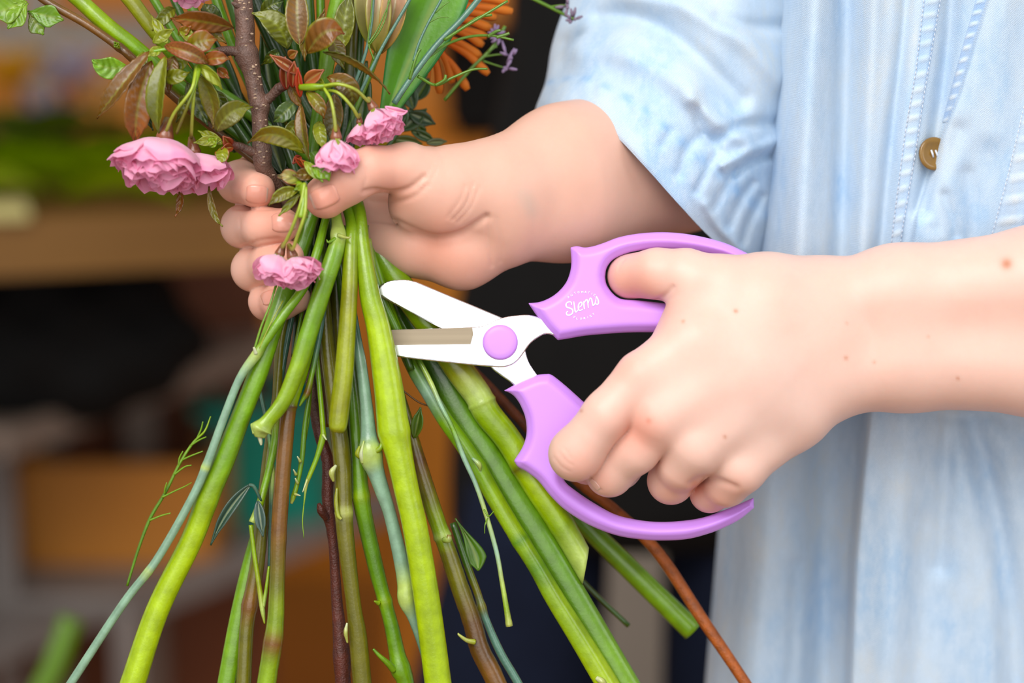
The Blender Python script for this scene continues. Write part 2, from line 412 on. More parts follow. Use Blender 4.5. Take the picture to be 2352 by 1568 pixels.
for k in range(96):
    t = (k * .618) % .9; front = k % 3 != 2; off = rg.uniform(.015, .12) if front else rg.uniform(.14, .34)
    p0 = A + dB * t * np.linalg.norm(B - A) + nB * off + np.array([0, 0, .008 + rg.uniform(0, .022 if front else .05)])
    an = rg.normal(0, .4); d = dB * math.cos(an) + nB * math.sin(an) * .5 + np.array([0, 0, rg.normal(.05, .08)]); L = rg.uniform(.09, .17); wd = rg.uniform(.011, .022)
    col = [lin(150, 180, 0), lin(120, 150, 0), lin(95, 130, 5)][k % 3 if k % 3 < 2 else 1] if front else [lin(70, 95, 8), lin(55, 78, 6), lin(90, 115, 8)][(k // 3) % 3]
    V = []; C = []; s = np.cross(d, (0, .9, 1.0)); s /= np.linalg.norm(s)
    for i in range(7):
        u = i / 6; ww = wd * math.sin(math.pi * min(1, .08 + u * .92)); c = p0 + d * L * u + np.array([0, 0, .02 * math.sin(math.pi * u)])
        V += [c - s * ww, c + np.array([0, 0, -.003]), c + s * ww]; C += [col] * 3
    V = np.array(V); V[:, 2] = np.maximum(V[:, 2], TZ + .001)
    Fc = [(i * 3 + j, i * 3 + j + 1, i * 3 + j + 4, i * 3 + j + 3) for i in range(6) for j in range(2)]
    o = mk('leaf_sprig', V, Fc, M['leaf'], None, True, C)
    tag(o, 'bright blurred cut leaf in the front of the green heap on the workbench' if front else 'darker blurred cut leaf in the back of the green heap on the workbench', 'leaf', 'bright cut leaves at the front of the workbench' if front else 'dark cut leaves at the back of the workbench')
m = MB(); q = Wz(-30, 515, TZ) + nB * .02; m.box((0, 0, 0), (.042, .04, .010), (np.stack([dB, nB, np.array([0, 0, 1.])], 1), q)); m.box((.002, .004, .010), (.040, .036, .014), (np.stack([dB, nB, np.array([0, 0, 1.])], 1), q))
o = m.build('wood_block', M['cream'], None, False); tag(o, 'cream wooden block on the front edge of the workbench', 'block')
m = MB(); q = Wy(92, 250, 3.2); m.box((q[0] - .02, 3.2, TZ), (q[0] + .02, 3.22, 1.6)); m.box((q[0] - .35, 3.17, Wy(0, 112, 3.2)[2]), (q[0] + .16, 3.40, Wy(0, 58, 3.2)[2]))
m.box((q[0] - .35, 3.2, 0), (q[0] - .31, 3.22, 1.6))
o = m.build('shelf_frame', M['beige'], None, False); tag(o, 'grey-beige upright shelf frame behind the bench, upper left', 'shelf')
# blurred lone green stalk, low left
Vt, Ft, Ct = tube(catmull([Wy(165, 1420, 1.75), Wy(120, 1540, 1.74), Wy(40, 1700, 1.73), Wy(-60, 1950, 1.72)], 6), [.0095] * 19, 10, True, np.repeat(np.array(lin(95, 135, 0))[None], 19, 0))
o = mk('flower_stalk', Vt, Ft, M['stem'], None, col=Ct); tag(o, 'blurred green stalk standing alone at the lower left', 'stalk')
m = MB(); V, Fc = lathe([(.10, 0), (.13, .40), (.135, .40), (.135, .42), (.125, .42), (.095, .01)], 32, (Wy(-60, 1950, 1.72)[0] - .05, 1.74, 0.0)); o = mk('bucket', V, Fc, M['black']); tag(o, 'black florist bucket on the floor holding a green stalk', 'bucket')
# second person standing behind, in black top and navy jeans ------------------------------
p2 = empty('person', (Wy(1480, 1100, 1.9)[0], 1.9, 0), 'person standing behind in a black top and navy jeans', 'person')
sc2 = lambda px, y=1.9: Wy(px, 1100, y)[0]
cx2 = sc2(1470)
def prof_loops(rows, n=40):
    V = []; Fc = []
    for (cx, cy, z, a_, b_) in rows:
        for i in range(n):
            t = 2 * math.pi * i / n; V.append((cx + a_ * math.cos(t), cy + b_ * math.sin(t), z))
    for k in range(len(rows) - 1):
        for i in range(n): a = k * n; Fc.append((a + i, a + (i + 1) % n, a + n + (i + 1) % n, a + n + i))
    Fc.append(tuple(range(n))[::-1]); Fc.append(tuple(range((len(rows) - 1) * n, len(rows) * n))); return V, Fc
zc = Wy(1480, 1150, 1.9)[2]
lf_ = lambda px: Wy(px, 1100, 1.9)[0]
def trow(z, pl_, pr_, dep): x0, x1 = lf_(pl_), lf_(pr_); return ((x0 + x1) / 2, 1.9, z, (x1 - x0) / 2, dep)
V, Fc = prof_loops([trow(zc - .015, 1030, 1905, .10), trow(zc + .02, 1030, 1905, .105), trow(zc + .15, 1045, 1890, .10), trow(zc + .25, 1100, 1860, .098), trow(zc + .36, 1165, 1880, .10), trow(zc + .46, 1190, 1950, .10), trow(zc + .57, 1230, 2000, .09), (cx2 + .05, 1.9, zc + .62, .09, .07), (cx2 + .05, 1.9, zc + .64, .05, .05)])
top = mk('top', V, Fc, M['black'], p2); tag(top, 'black top')
for s, tp, bt in ((-1, (1040, 1405), (940, 1390)), (1, (1528, 1900), (1525, 1850))):
    x0, x1 = lf_(tp[0]), lf_(tp[1]); y0, y1 = lf_(bt[0]), lf_(bt[1])
    V, Fc = prof_loops([((y0 + y1) / 2, 1.9, 0.02, .06, .075), ((y0 + y1) / 2, 1.9, .40, (y1 - y0) / 2 * .9, .085), ((y0 + y1) / 2, 1.9, zc - .16, (y1 - y0) / 2, .09), ((x0 + x1) / 2, 1.9, zc - .02, (x1 - x0) / 2, .095), ((x0 + x1) / 2, 1.9, zc + .03, (x1 - x0) / 2 * .9, .095)])
    mk('trouser_leg', V, Fc, M['navy'], p2)
def b2(p):
    d = chain(p, [(np.array([cx2 + .05, 1.9, zc + .60]), .045), (np.array([cx2 + .05, 1.88, zc + .70]), .042)], .01)
    d = smin(d, chain(p, [(np.array([cx2 + .05, 1.87, zc + .76]), .070), (np.array([cx2 + .05, 1.88, zc + .84]), .082)], .01), .02)
    d = smin(d, chain(p, [(np.array([cx2 + .05, 1.785, zc + .79]), .010), (np.array([cx2 + .05, 1.80, zc + .82]), .006)], .01), .008)
    for s in (-1, 1):
        d = smin(d, chain(p, [(np.array([cx2 + .05 + s * .10, 1.92, zc + .53]), .045), (np.array([cx2 + .05 + s * .10, 2.02, zc + .34]), .034), (np.array([cx2 + .05 + s * .05, 2.06, zc + .22]), .026), (np.array([cx2 + .05 + s * .02, 2.07, zc + .20]), .026)], .01), .01)
    return d
V, Fc, G = surface_nets(b2, np.array([cx2 - .28, 1.70, zc - .05]), np.array([cx2 + .38, 2.16, zc + 1.0]), .007, 1)
mk('body', V, Fc, M['skin'], p2, True, np.repeat(np.array(lin(230, 180, 150, .8))[None], len(V), 0))
V, Fc = prof_loops([(cx2 + .05, 1.90, zc + .72, .086, .07), (cx2 + .05, 1.90, zc + .80, .094, .085), (cx2 + .05, 1.895, zc + .88, .088, .088), (cx2 + .05, 1.89, zc + .925, .05, .06), (cx2 + .05, 1.89, zc + .93, .01, .01)])
mk('hair', V, Fc, M['darkwood'], p2)
# pale wall pillar seen between the legs
struct('trim_1', (sc2(1380, 2.6), 2.6, 0), (sc2(1600, 2.6), 2.7, Wy(1460, 1060, 2.6)[2]), M['beige'])
# ================================================================== PERSON: body (two arms), built as one smooth surface
def hand_scissors(p):
    arm = None
    A_ = [Q((1895, 712, -4, 104), (2060, 680, -6, 108), (2400, 655, -14, 130), (2950, 650, -20, 165)),
          Q((1935, 838, -2, 103), (2080, 822, -4, 112), (2400, 822, -10, 126), (2950, 830, -14, 165))]
    for c in A_:
        d = chain(p, c, 0.01); arm = d if arm is None else smin(arm, d, 0.012)
    meta = [Q((1880, 705, -4, 98), (1760, 715, -14, 96), (1600, 790, -24, 76), (1478, 868, -29, 60)),
            Q((1880, 760, -6, 98), (1720, 830, -22, 88), (1512, 962, -31, 62)),
            Q((1900, 800, -5, 96), (1760, 900, -20, 84), (1600, 1026, -27, 58)),
            Q((1930, 850, -3, 88), (1820, 950, -14, 78), (1700, 1074, -20, 52)),
            Q((1880, 700, 0, 92), (1760, 680, -8, 88), (1662, 668, -14, 80)),
            Q((1760, 700, -6, 90), (1600, 745, -12, 70), (1570, 790, -12, 64))]
    palm = arm
    for c in meta: palm = smin(palm, chain(p, c, 0.006), 0.010)
    fingers = [
        (Q((1474, 866, -29, 60), (1394, 952, -31, 54), (1323, 1042, -25, 59), (1350, 1062, 0, 46), (1425, 1005, 18, 42), (1480, 950, 18, 40)), 0.0035),
        (Q((1518, 964, -30, 58), (1462, 1034, -25, 50), (1400, 1086, -15, 51), (1425, 1075, 6, 44), (1490, 1010, 19, 42)), 0.0035),
        (Q((1600, 1026, -27, 60), (1568, 1070, -20, 52), (1541, 1104, -8, 50), (1555, 1095, 10, 44), (1600, 1040, 20, 40)), 0.006),
        (Q((1700, 1078, -20, 55), (1668, 1112, -12, 48), (1630, 1131, -2, 42), (1640, 1120, 14, 38), (1680, 1070, 22, 36)), 0.006),
        (Q((1662, 668, -14, 78), (1575, 636, -10, 62), (1510, 628, -6, 55), (1447, 634, 2, 52)), 0.005)]
    out = None
    for pts, k in fingers:
        f_ = smin(palm, chain(p, pts, 0.004), k)
        out = f_ if out is None else smin(out, f_, 0.0009)
    return out
def hand_bouquet(p):
    arm = chain(p, Q((1150, 422, 6, 104), (1290, 375, 26, 124), (1540, 300, 72, 140), (1600, 270, 88, 140)), 0.01)
    arm = smin(arm, chain(p, Q((1160, 505, 10, 100), (1300, 468, 30, 122), (1560, 385, 76, 138), (1640, 340, 90, 140)), 0.01), 0.012)
    pal = [Q((1150, 440, 8, 100), (1040, 432, -2, 92), (985, 428, -8, 78)),                 # thenar
           Q((1010, 470, -2, 78), (960, 470, 0, 66)),
           Q((1150, 540, 12, 76), (1060, 570, 12, 88), (960, 560, 16, 70), (860, 545, 22, 62)),   # heel of the palm
           Q((1120, 460, 20, 90), (980, 430, 26, 85), (860, 420, 32, 60)),
           Q((1100, 520, 26, 90), (960, 520, 30, 80), (850, 500, 34, 60))]
    palm = arm
    for c, k in zip(pal, (0.010, 0.008, 0.004, 0.008, 0.008)): palm = smin(palm, chain(p, c, 0.006), k)
    fingers = [
        (Q((985, 415, -8, 72), (935, 388, -14, 58), (855, 388, -22, 50), (800, 410, -24, 55), (748, 452, -23, 50)), 0.005),
        (Q((860, 400, 32, 52), (740, 385, 34, 48), (600, 392, 30, 47), (547, 418, 13, 45), (590, 436, -6, 42)), 0.004),
        (Q((860, 470, 34, 52), (720, 500, 35, 48), (610, 505, 30, 47), (557, 520, 12, 46), (605, 522, -5, 43), (650, 516, -11, 39)), 0.004),
        (Q((860, 530, 34, 50), (730, 590, 34, 46), (640, 600, 28, 46), (583, 618, 12, 48), (625, 603, -3, 44), (665, 590, -8, 38)), 0.004),
        (Q((860, 570, 32, 46), (730, 650, 32, 40), (660, 672, 25, 40), (616, 692, 10, 41), (645, 692, -2, 40), (680, 685, -5, 34)), 0.004)]
    out = None
    for pts, k in fingers:
        f_ = smin(palm, chain(p, pts, 0.004), k)
        out = f_ if out is None else smin(out, f_, 0.0008)
    return out
def paint_skin(V, G, base, spots, extra=None):
    """the skin's own colour: flushed knuckles and finger tips, freckles"""
    px, py, d = proj(V)
    C = np.repeat(np.array(base)[None], len(V), 0)
    front = (G @ (-FW)) > -0.2
    for x, y, r, c, a in spots:
        w = a * np.exp(-(((px - x) ** 2 + (py - y) ** 2) / (r * r))) * front
        C = C * (1 - w[:, None]) + np.array(c)[None] * w[:, None]
    m_ = .5 + .5 * np.sin(px / 47 + 1.3 * np.sin(py / 61)) * np.sin(py / 39 + 1.7 * np.sin(px / 83)); C = C * (1 - .05 * m_[:, None]) + np.array(RED)[None] * .05 * m_[:, None]
    return C
def creases(V, G, lines):
    px, py, d = proj(V); front = (G @ (-FW)) > 0.0
    D = np.zeros(len(V))
    for pts, w, dep in lines:
        c = catmull(pts, 6); best = np.full(len(V), 1e9)
        for a, b in zip(c[:-1], c[1:]):
            e = b - a; wx = px - a[0]; wy = py - a[1]
            t = np.clip((wx * e[0] + wy * e[1]) / (e @ e + 1e-9), 0, 1)
            best = np.minimum(best, (wx - t * e[0]) ** 2 + (wy - t * e[1]) ** 2)
        t0 = np.exp(-best / (w * w))
        D += dep * t0
    return V - G * (D * front * 0.001)[:, None]
def box_of(*pts, pad=0.03):
    A_ = np.array(pts); return A_.min(0) - pad, A_.max(0) + pad
SK = lin(250, 208, 190, 0.83); RED = lin(235, 140, 112, 0.85); FRK = lin(205, 130, 90, 0.85); SK2 = lin(240, 190, 168, 0.86)
lo, hi = box_of(P(1290, 1140, -45), P(2900, 560, 40), P(1290, 560, -40), P(2900, 1180, 30), pad=0.022)
V1, F1, G1 = surface_nets(hand_scissors, lo, hi, 0.0009)
fold1 = [
         ([(1272, 1050), (1290, 1072), (1308, 1082)], 2.4, 0.25), ([(1283, 1038), (1300, 1058), (1314, 1068)], 2.4, 0.25), ([(1295, 1028), (1312, 1052)], 2.2, 0.18),
         ([(1355, 1096), (1370, 1115), (1382, 1126)], 2.5, 0.4), ([(1350, 1108), (1368, 1126)], 2.5, 0.3),
         ([(1508, 690), (1530, 676), (1545, 660)], 6, 0.8), ([(1590, 1112), (1605, 1103), (1625, 1100), (1660, 1108), (1690, 1120)], 9, 1.1),
         ([(1435, 595), (1425, 607), (1420, 622)], 2.5, 0.25)]
V1 = creases(V1, G1, fold1)
sp1 = [(1470, 992, 60, RED, .55), (1440, 862, 40, RED, .25), (1325, 1060, 55, RED, .30), (1380, 1110, 40, RED, .35), (1540, 1135, 45, RED, .35), (1640, 1160, 45, RED, .35),
       (1460, 668, 60, RED, .6), (1405, 640, 40, RED, .25), (1600, 1118, 22, lin(200, 90, 50), .6), (1690, 1118, 35, RED, .2), (2050, 760, 150, RED, .05), (2250, 750, 120, RED, .06),
       (2312, 606, 13, FRK, .95), (1690, 714, 5, FRK, .8), (1569, 738, 4, FRK, .6), (1335, 943, 4, FRK, .7), (1665, 1003, 4.5, FRK, .8), (1943, 822, 5, FRK, .7),
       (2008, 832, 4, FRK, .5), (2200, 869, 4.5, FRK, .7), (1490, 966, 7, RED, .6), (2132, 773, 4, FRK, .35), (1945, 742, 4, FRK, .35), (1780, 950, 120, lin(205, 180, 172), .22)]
C1 = paint_skin(V1, G1, SK, sp1)
lo, hi = box_of(P(500, 330, -40), P(1650, 760, 60), P(1650, 200, 90), pad=0.025)
V2, F2, G2 = surface_nets(hand_bouquet, lo, hi, 0.001)
fold2 = [([(838, 440), (862, 437), (900, 442), (940, 432), (975, 405)], 6, 1.2), ([(850, 462), (900, 466), (950, 452), (985, 425)], 5, .5),
         ([(838, 500), (900, 508), (950, 530), (1000, 545), (1060, 535), (1118, 498)], 8, 1.6),
         ([(1040, 505), (1070, 470), (1088, 420)], 4, .5), ([(1052, 510), (1082, 475), (1100, 430)], 4, .4), ([(1028, 500), (1056, 462), (1070, 425)], 4, .35),
         ([(1118, 500), (1124, 560), (1130, 610)], 5, .5), ([(1140, 500), (1150, 560), (1150, 600)], 5, .3),
         ([(836, 428), (842, 405), (838, 388)], 5, .4), ([(955, 430), (980, 400), (992, 380)], 4, .35), ([(968, 435), (992, 408), (1003, 385)], 4, .3),
         ([(540, 478), (590, 480), (640, 478)], 4, .5), ([(560, 566), (600, 552), (640, 548)], 4, .5), ([(612, 664), (640, 655)], 4, .5),
         ([(535, 395), (527, 430), (533, 462)], 3, .2), ([(545, 490), (552, 520), (545, 550)], 3, .2)]
V2 = creases(V2, G2, fold2)
sp2 = [(745, 460, 70, RED, .55), (600, 440, 60, RED, .45), (655, 515, 60, RED, .45), (630, 590, 60, RED, .35), (620, 700, 50, RED, .4), (870, 360, 60, RED, .25),
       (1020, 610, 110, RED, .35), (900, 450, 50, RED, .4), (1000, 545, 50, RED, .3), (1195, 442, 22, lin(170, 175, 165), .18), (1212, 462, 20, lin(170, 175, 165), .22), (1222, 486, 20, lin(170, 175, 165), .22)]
C2 = paint_skin(V2, G2, SK2, sp2)
# trunk, neck and upper arms under the shirt, same body
person = empty('person', Wz(2500, 1500, 0.0), 'person in a pale denim shirt gripping a bouquet and cutting its stems with lilac scissors', 'person')
def trunk(p):
    d = chain(p, [(np.array([0.28, 1.215, 0.82]), .062), (np.array([0.36, 1.215, 1.10]), .060), (np.array([0.34, 1.22, 1.42]), .060)], .02)
    d = smin(d, chain(p, [(P(1640, 340, 84), .030), (P(1760, -60, 110), .040), (P(2100, -900, 150), .045)], .02), .01)
    d = smin(d, chain(p, [(P(2950, 740, -12), .036), (P(3150, 300, 60), .042), (P(3000, -700, 130), .045)], .02), .01)
    return d
V3, F3, G3 = surface_nets(trunk, np.array([0.0, 1.0, 0.6]), np.array([0.60, 1.50, 1.65]), 0.007, 1)
C3 = np.repeat(np.array(SK)[None], len(V3), 0)
for Fx, Vx, Gx in ((F1, V1, G1), (F2, V2, G2), (F3, V3, G3)):
    tri = Vx[Fx[:, :3]]; nn = np.cross(tri[:, 1] - tri[:, 0], tri[:, 2] - tri[:, 0])
    if (nn * Gx[Fx[:, 0]]).sum() < 0: Fx[:] = Fx[:, ::-1]
Fb = np.vstack([F1, F2 + len(V1), F3 + len(V1) + len(V2)])
body = mk('body', np.vstack([V1, V2, V3]), Fb, M['skin'], person, True, np.vstack([C1, C2, C3]))
tag(body, 'bare hands and forearms')
def nail(f, cx, cy, ang, L, W, zs, col, tipcol, lab=None):
    """fingernail: a thin curved plate laid on the finger surface"""
    n, m = 11, 9; ca, sa = math.cos(ang), math.sin(ang); top = []; cols = []
    for i in range(n):
        for j in range(m):
            u = -1 + 2 * i / (n - 1); v = -1 + 2 * j / (m - 1)
            ww = math.sqrt(max(0.0, 1 - abs(u) ** 3.2 * 0.55))
            x = cx + ca * u * L - sa * v * W * ww; y = cy + sa * u * L + ca * v * W * ww
            top.append((x, y)); k = max(0, (u - 0.80) / 0.2)
            cols.append(np.array(col) * (1 - k) + np.array(tipcol) * k)
    z = np.full(len(top), zs - 16.0); px = np.array(top)
    for _ in range(60):
        pt = np.array([P(a, b, c) for (a, b), c in zip(top, z)]); d = f(pt)
        z += np.clip(d, -0.002, 0.002) * 1000 * 0.8
    pts = np.array([P(a, b, c - 0.28) for (a, b), c in zip(top, z)])
    bot = np.array([P(a, b, c + 0.5) for (a, b), c in zip(top, z)])
    Fc = [(i * m + j, i * m + j + 1, (i + 1) * m + j + 1, (i + 1) * m + j) for i in range(n - 1) for j in range(m - 1)]
    rim = [i * m for i in range(n)] + [(n - 1) * m + j for j in range(1, m)] + [i * m + m - 1 for i in range(n - 2, -1, -1)] + [j for j in range(m - 2, 0, -1)]
    k = len(top); Fs = [(rim[a], rim[(a + 1) % len(rim)], rim[(a + 1) % len(rim)] + k, rim[a] + k) for a in range(len(rim))]
    return mk('fingernail', np.vstack([pts, bot]), Fc + Fs, M['nail'], body, True, np.array(cols + cols))
NC = lin(238, 165, 142, .85); NT = lin(248, 215, 195, .88)
nail(hand_bouquet, 745, 452, math.radians(158), 32, 25, -23, NC, NT)
nail(hand_bouquet, 590, 446, math.radians(5), 25, 22, -6, NC, NT)
nail(hand_bouquet, 652, 510, math.radians(-4), 28, 23, -8, NC, NT)
nail(hand_bouquet, 618, 683, math.radians(-20), 18, 16, -2, NC, NT)
nail(hand_scissors, 1366, 1113, math.radians(48), 15, 6, -16, lin(246, 190, 175, .85), NT)
# ================================================================== SCISSORS
def xy(pts): return [((x - 1176) / F * D0, (784 - y) / F * D0) for x, y in pts]
SC_DEPTH = D0
def sc_world(L): # local (x right, y up, z toward camera)
    L = np.asarray(L, float)
    return CAMP + FW * D0 + L[:, :1] * RX + L[:, 1:2] * UP - L[:, 2:3] * FW
M['lilac'] = plain('lilac_plastic', lin(214, 150, 250, .93), lin(212, 148, 248, .93), 0.38, 30, 0.0, spec=0.45)
M['steel'] = plain('polished_steel', (0.86, 0.87, 0.88), (0.83, 0.84, 0.86), 0.16, 60, 0.0, metal=1.0)
M['steel_edge'] = plain('steel_painted_reflection', lin(138, 124, 104), lin(165, 150, 126), 0.5, 8, 0.0, metal=0.35, stretch=(1, 60, 60), spec=.2)  # bevel steel: its dark brownish reflection is painted in as base colour
M['print'] = plain('white_print', (.95, .95, .95), (.92, .92, .92), 0.5)
scis = empty('scissors', P(1150, 787, 0), 'lilac-handled floral scissors with white steel blades, held open', 'scissors')
def smin_max(a, b): return -smin(-a, -b, .0006)
def plate_sdf(outline, h, r, hole=None):
    o = np.array(outline); hh = np.array(hole) if hole is not None else None
    def f(p):
        d2 = poly_sdf(p[:, :2], o)
        if hh is not None: d2 = np.maximum(d2, -poly_sdf(p[:, :2], hh))
        qx = d2 + r; qy = np.abs(p[:, 2]) - h + r
        if r > .002:   # broad chamfer round the edge of the moulded handle
            a_ = d2; b_ = np.abs(p[:, 2]) - h; c_ = (d2 * .75 + b_ * .66) + r * .62
            return -smin(-smin_max(a_, b_), -c_, .0012)
        return np.minimum(np.maximum(qx, qy), 0) + np.sqrt(np.maximum(qx, 0) ** 2 + np.maximum(qy, 0) ** 2) - r
    return f
def plate(name, outline, h, r, zc, mat, parent, hstep, hole=None):
    f = plate_sdf(outline, h, r, hole); o = np.array(outline)
    lo = np.array([*(o.min(0) - .002), -h - .002]); hi = np.array([*(o.max(0) + .002), h + .002])
    V, Fc, G = surface_nets(f, lo, hi, hstep, 2)
    tri = V[Fc[:, :3]]; nn = np.cross(tri[:, 1] - tri[:, 0], tri[:, 2] - tri[:, 0])
    if (nn * G[Fc[:, 0]]).sum() < 0: Fc = Fc[:, ::-1]
    V[:, 2] += zc
    W = sc_world(V)
    return mk(name, W, Fc.copy(), mat, parent)
up_out = curve2([xy([(1213, 696), (1240, 693), (1264, 683), (1283, 669), (1299, 650), (1308, 629), (1312, 604), (1310, 568)]),
                 xy([(1310, 568), (1325, 565), (1343, 568), (1363, 565), (1388, 557), (1420, 545), (1460, 537), (1510, 533), (1560, 535), (1610, 543), (1660, 556), (1700, 573), (1740, 597), (1775, 640), (1788, 690), (1765, 735), (1700, 757), (1600, 763), (1461, 763), (1400, 766), (1343, 771), (1302, 778), (1281, 781)]),
                 xy([(1281, 781), (1257, 757), (1232, 724), (1213, 696)])])
up_hole = curve2([xy([(1390, 636), (1393, 617), (1404, 600), (1423, 588), (1455, 578), (1503, 572), (1560, 574), (1620, 583), (1670, 597), (1712, 620), (1738, 655), (1730, 695), (1690, 714), (1600, 706), (1508, 694), (1463, 689), (1431, 687), (1415, 680), (1402, 667), (1393, 652), (1390, 636)])])
lo_out = curve2([xy([(1157, 897), (1170, 902), (1183, 912), (1196, 932), (1207, 962), (1209, 996), (1200, 1026), (1180, 1058)]),
                 xy([(1180, 1058), (1190, 1072), (1208, 1082), (1236, 1104), (1262, 1136), (1292, 1166), (1331, 1193), (1370, 1213), (1419, 1230), (1468, 1238), (1517, 1241), (1576, 1238), (1625, 1226), (1664, 1211), (1700, 1192), (1732, 1166)]),
                 xy([(1732, 1166), (1731, 1142)]),
                 xy([(1731, 1142), (1700, 1156), (1655, 1174), (1610, 1189), (1561, 1196), (1512, 1198), (1463, 1193), (1414, 1181), (1370, 1158), (1326, 1129), (1296, 1102), (1300, 1070), (1340, 1040), (1375, 1000), (1372, 955), (1328, 911)]),
                 xy([(1328, 911), (1300, 886), (1274, 865), (1262, 858)]),
                 xy([(1262, 858), (1233, 861), (1194, 877), (1157, 897)])])
hu = plate('handle', up_out, .0054, .0042, 0, M['lilac'], scis, .0006, up_hole); tag(hu, 'upper closed lilac handle with white script lettering')
hl = plate('handle', lo_out, .0054, .0042, 0, M['lilac'], scis, .0006); tag(hl, 'lower open lilac finger bow')
rear = curve2([xy([(865, 670), (872, 656), (895, 645), (930, 642), (957, 647)]), xy([(957, 647), (1153, 729)]), xy([(1153, 729), (1190, 760), (1205, 800), (1215, 832), (1238, 868), (1250, 900)]),
               xy([(1250, 900), (1200, 905)]), xy([(1200, 905), (1175, 880), (1150, 862), (1127, 843), (1100, 805), (1060, 780)]), xy([(1060, 780), (866, 677)]), xy([(866, 677), (865, 670)])])
front = curve2([xy([(862, 790), (866, 768), (900, 757)]), xy([(900, 757), (1085, 751), (1120, 744), (1153, 730), (1188, 724), (1222, 724), (1260, 738)]), xy([(1260, 738), (1290, 760), (1280, 772)]),
                xy([(1280, 772), (1255, 767), (1238, 774), (1218, 789), (1203, 810), (1190, 827), (1175, 838), (1155, 843), (1130, 842), (1060, 836), (908, 819), (880, 812), (862, 790)])])
br = plate('blade', rear, .0010, .00025, -.0012, M['steel'], scis, .0005); tag(br, 'upper steel blade with rounded tip')
bf = plate('blade', front, .0010, .00025, .0011, M['steel'], scis, .0005); tag(bf, 'lower steel blade in front, cutting into the stems')
bev = sc_world([(*a, z) for a, z in zip(xy([(868, 759), (1085, 752), (1087, 768), (1081, 790), (864, 793)]), (.0024, .0024, .0025, .0028, .0028))] +
               [(*a, .0008) for a in xy([(868, 759), (1085, 752), (1087, 768), (1081, 790), (864, 793)])])
bb = mk('cutting_bevel', bev, [(4, 3, 2, 1, 0)] + [(i, (i + 1) % 5, (i + 1) % 5 + 5, i + 5) for i in range(5)], M['steel_edge'], bf, False); tag(bb, 'ground bevel along the cutting edge, its dark reflection painted in')
# pivot knob
n = 48; prof = [(0, .0066), (.0050, .0066), (.0068, .0064), (.0077, .0058), (.0080, .0048), (.0080, .0012)]
kx, ky = xy([(1149, 786)])[0]; V = [(kx, ky, .0066)]; Fc = []
for r_, z_ in prof[1:]:
    for i in range(n): V.append((kx + r_ * math.cos(6.28318 * i / n), ky + r_ * math.sin(6.28318 * i / n), z_))
for i in range(n): Fc.append((0, 1 + i, 1 + (i + 1) % n))
for k in range(len(prof) - 2):
    for i in range(n): a = 1 + k * n; Fc.append((a + i, a + n + i, a + n + (i + 1) % n, a + (i + 1) % n))
mk('pivot_knob', sc_world(V), Fc, M['lilac'], scis)
# lettering
def stroke(mb, pts, w, z=.00562):
    c = catmull(pts, 5); T = np.gradient(c, axis=0); T /= np.linalg.norm(T, axis=1)[:, None] + 1e-9
    n_ = np.stack([-T[:, 1], T[:, 0]], 1); L = []
    t = np.linspace(0, 1, len(c)); ww = w * (0.62 + 0.38 * np.sin(np.pi * np.clip(t, .08, .92)))
    a = c + n_ * ww[:, None]; b = c - n_ * ww[:, None]; k = len(c)
    pl = xy(list(a)) + xy(list(b))
    V = [(x, y, z) for x, y in pl] + [(x, y, z - .0005) for x, y in pl]
    Fq = []
    for i in range(k - 1):
        Fq += [(i, i + 1, k + i + 1, k + i), (i, 2 * k + i, 2 * k + i + 1, i + 1), (k + i, k + i + 1, 3 * k + i + 1, 3 * k + i)]
    mb.add(sc_world(V), Fq)
def L_(pts): return [(1285 + x / 17.42, 655 + y / 17.42) for x, y in pts]
GL = {'A': [[(0, 0), (.5, 1), (1, 0)], [(.2, .35), (.8, .35)]], 'U': [[(0, 1), (0, .2), (.5, 0), (1, .2), (1, 1)]], 'T': [[(.5, 0), (.5, 1)], [(0, 1), (1, 1)]],
      'O': [[(.5, 0), (0, .5), (.5, 1), (1, .5), (.5, 0)]], 'M': [[(0, 0), (0, 1)], [(0, 1), (.5, .4), (1, 1)], [(1, 1), (1, 0)]], 'I': [[(.5, 0), (.5, 1)]], 'C': [[(1, .9), (.3, 1), (0, .5), (.3, 0), (1, .1)]],
      'F': [[(0, 0), (0, 1)], [(0, 1), (1, 1)], [(0, .5), (.7, .5)]], 'L': [[(0, 1), (0, 0)], [(0, 0), (1, 0)]], 'R': [[(0, 0), (0, 1)], [(0, 1), (.9, .8), (0, .5)], [(.3, .5), (1, 0)]],
      'S': [[(1, .9), (.2, 1), (.1, .6), (.9, .4), (.8, 0), (0, .1)]]}
mb = MB()
for s_, w_ in (([(470, 790), (462, 700), (400, 668), (300, 700), (248, 790), (290, 880), (400, 920), (500, 970), (522, 1050), (490, 1140), (380, 1198), (285, 1178), (272, 1090), (330, 1045)], 2.1),
               ([(560, 660), (580, 800), (600, 950), (630, 1070), (680, 1050), (740, 990)], 2.0),
               ([(780, 890), (860, 825), (890, 730), (845, 685), (770, 750), (738, 880), (770, 1000), (850, 1000), (920, 960)], 1.9),
               ([(955, 640), (965, 800), (985, 965)], 2.0), ([(968, 720), (1050, 595), (1105, 625), (1140, 905)], 1.9), ([(1135, 720), (1205, 535), (1262, 550), (1290, 660), (1325, 805), (1390, 760), (1440, 600), (1458, 440)], 1.8),
               ([(1458, 440), (1520, 560), (1545, 700), (1500, 775), (1420, 735)], 1.9)):
    stroke(mb, L_(s_), w_ * .74)
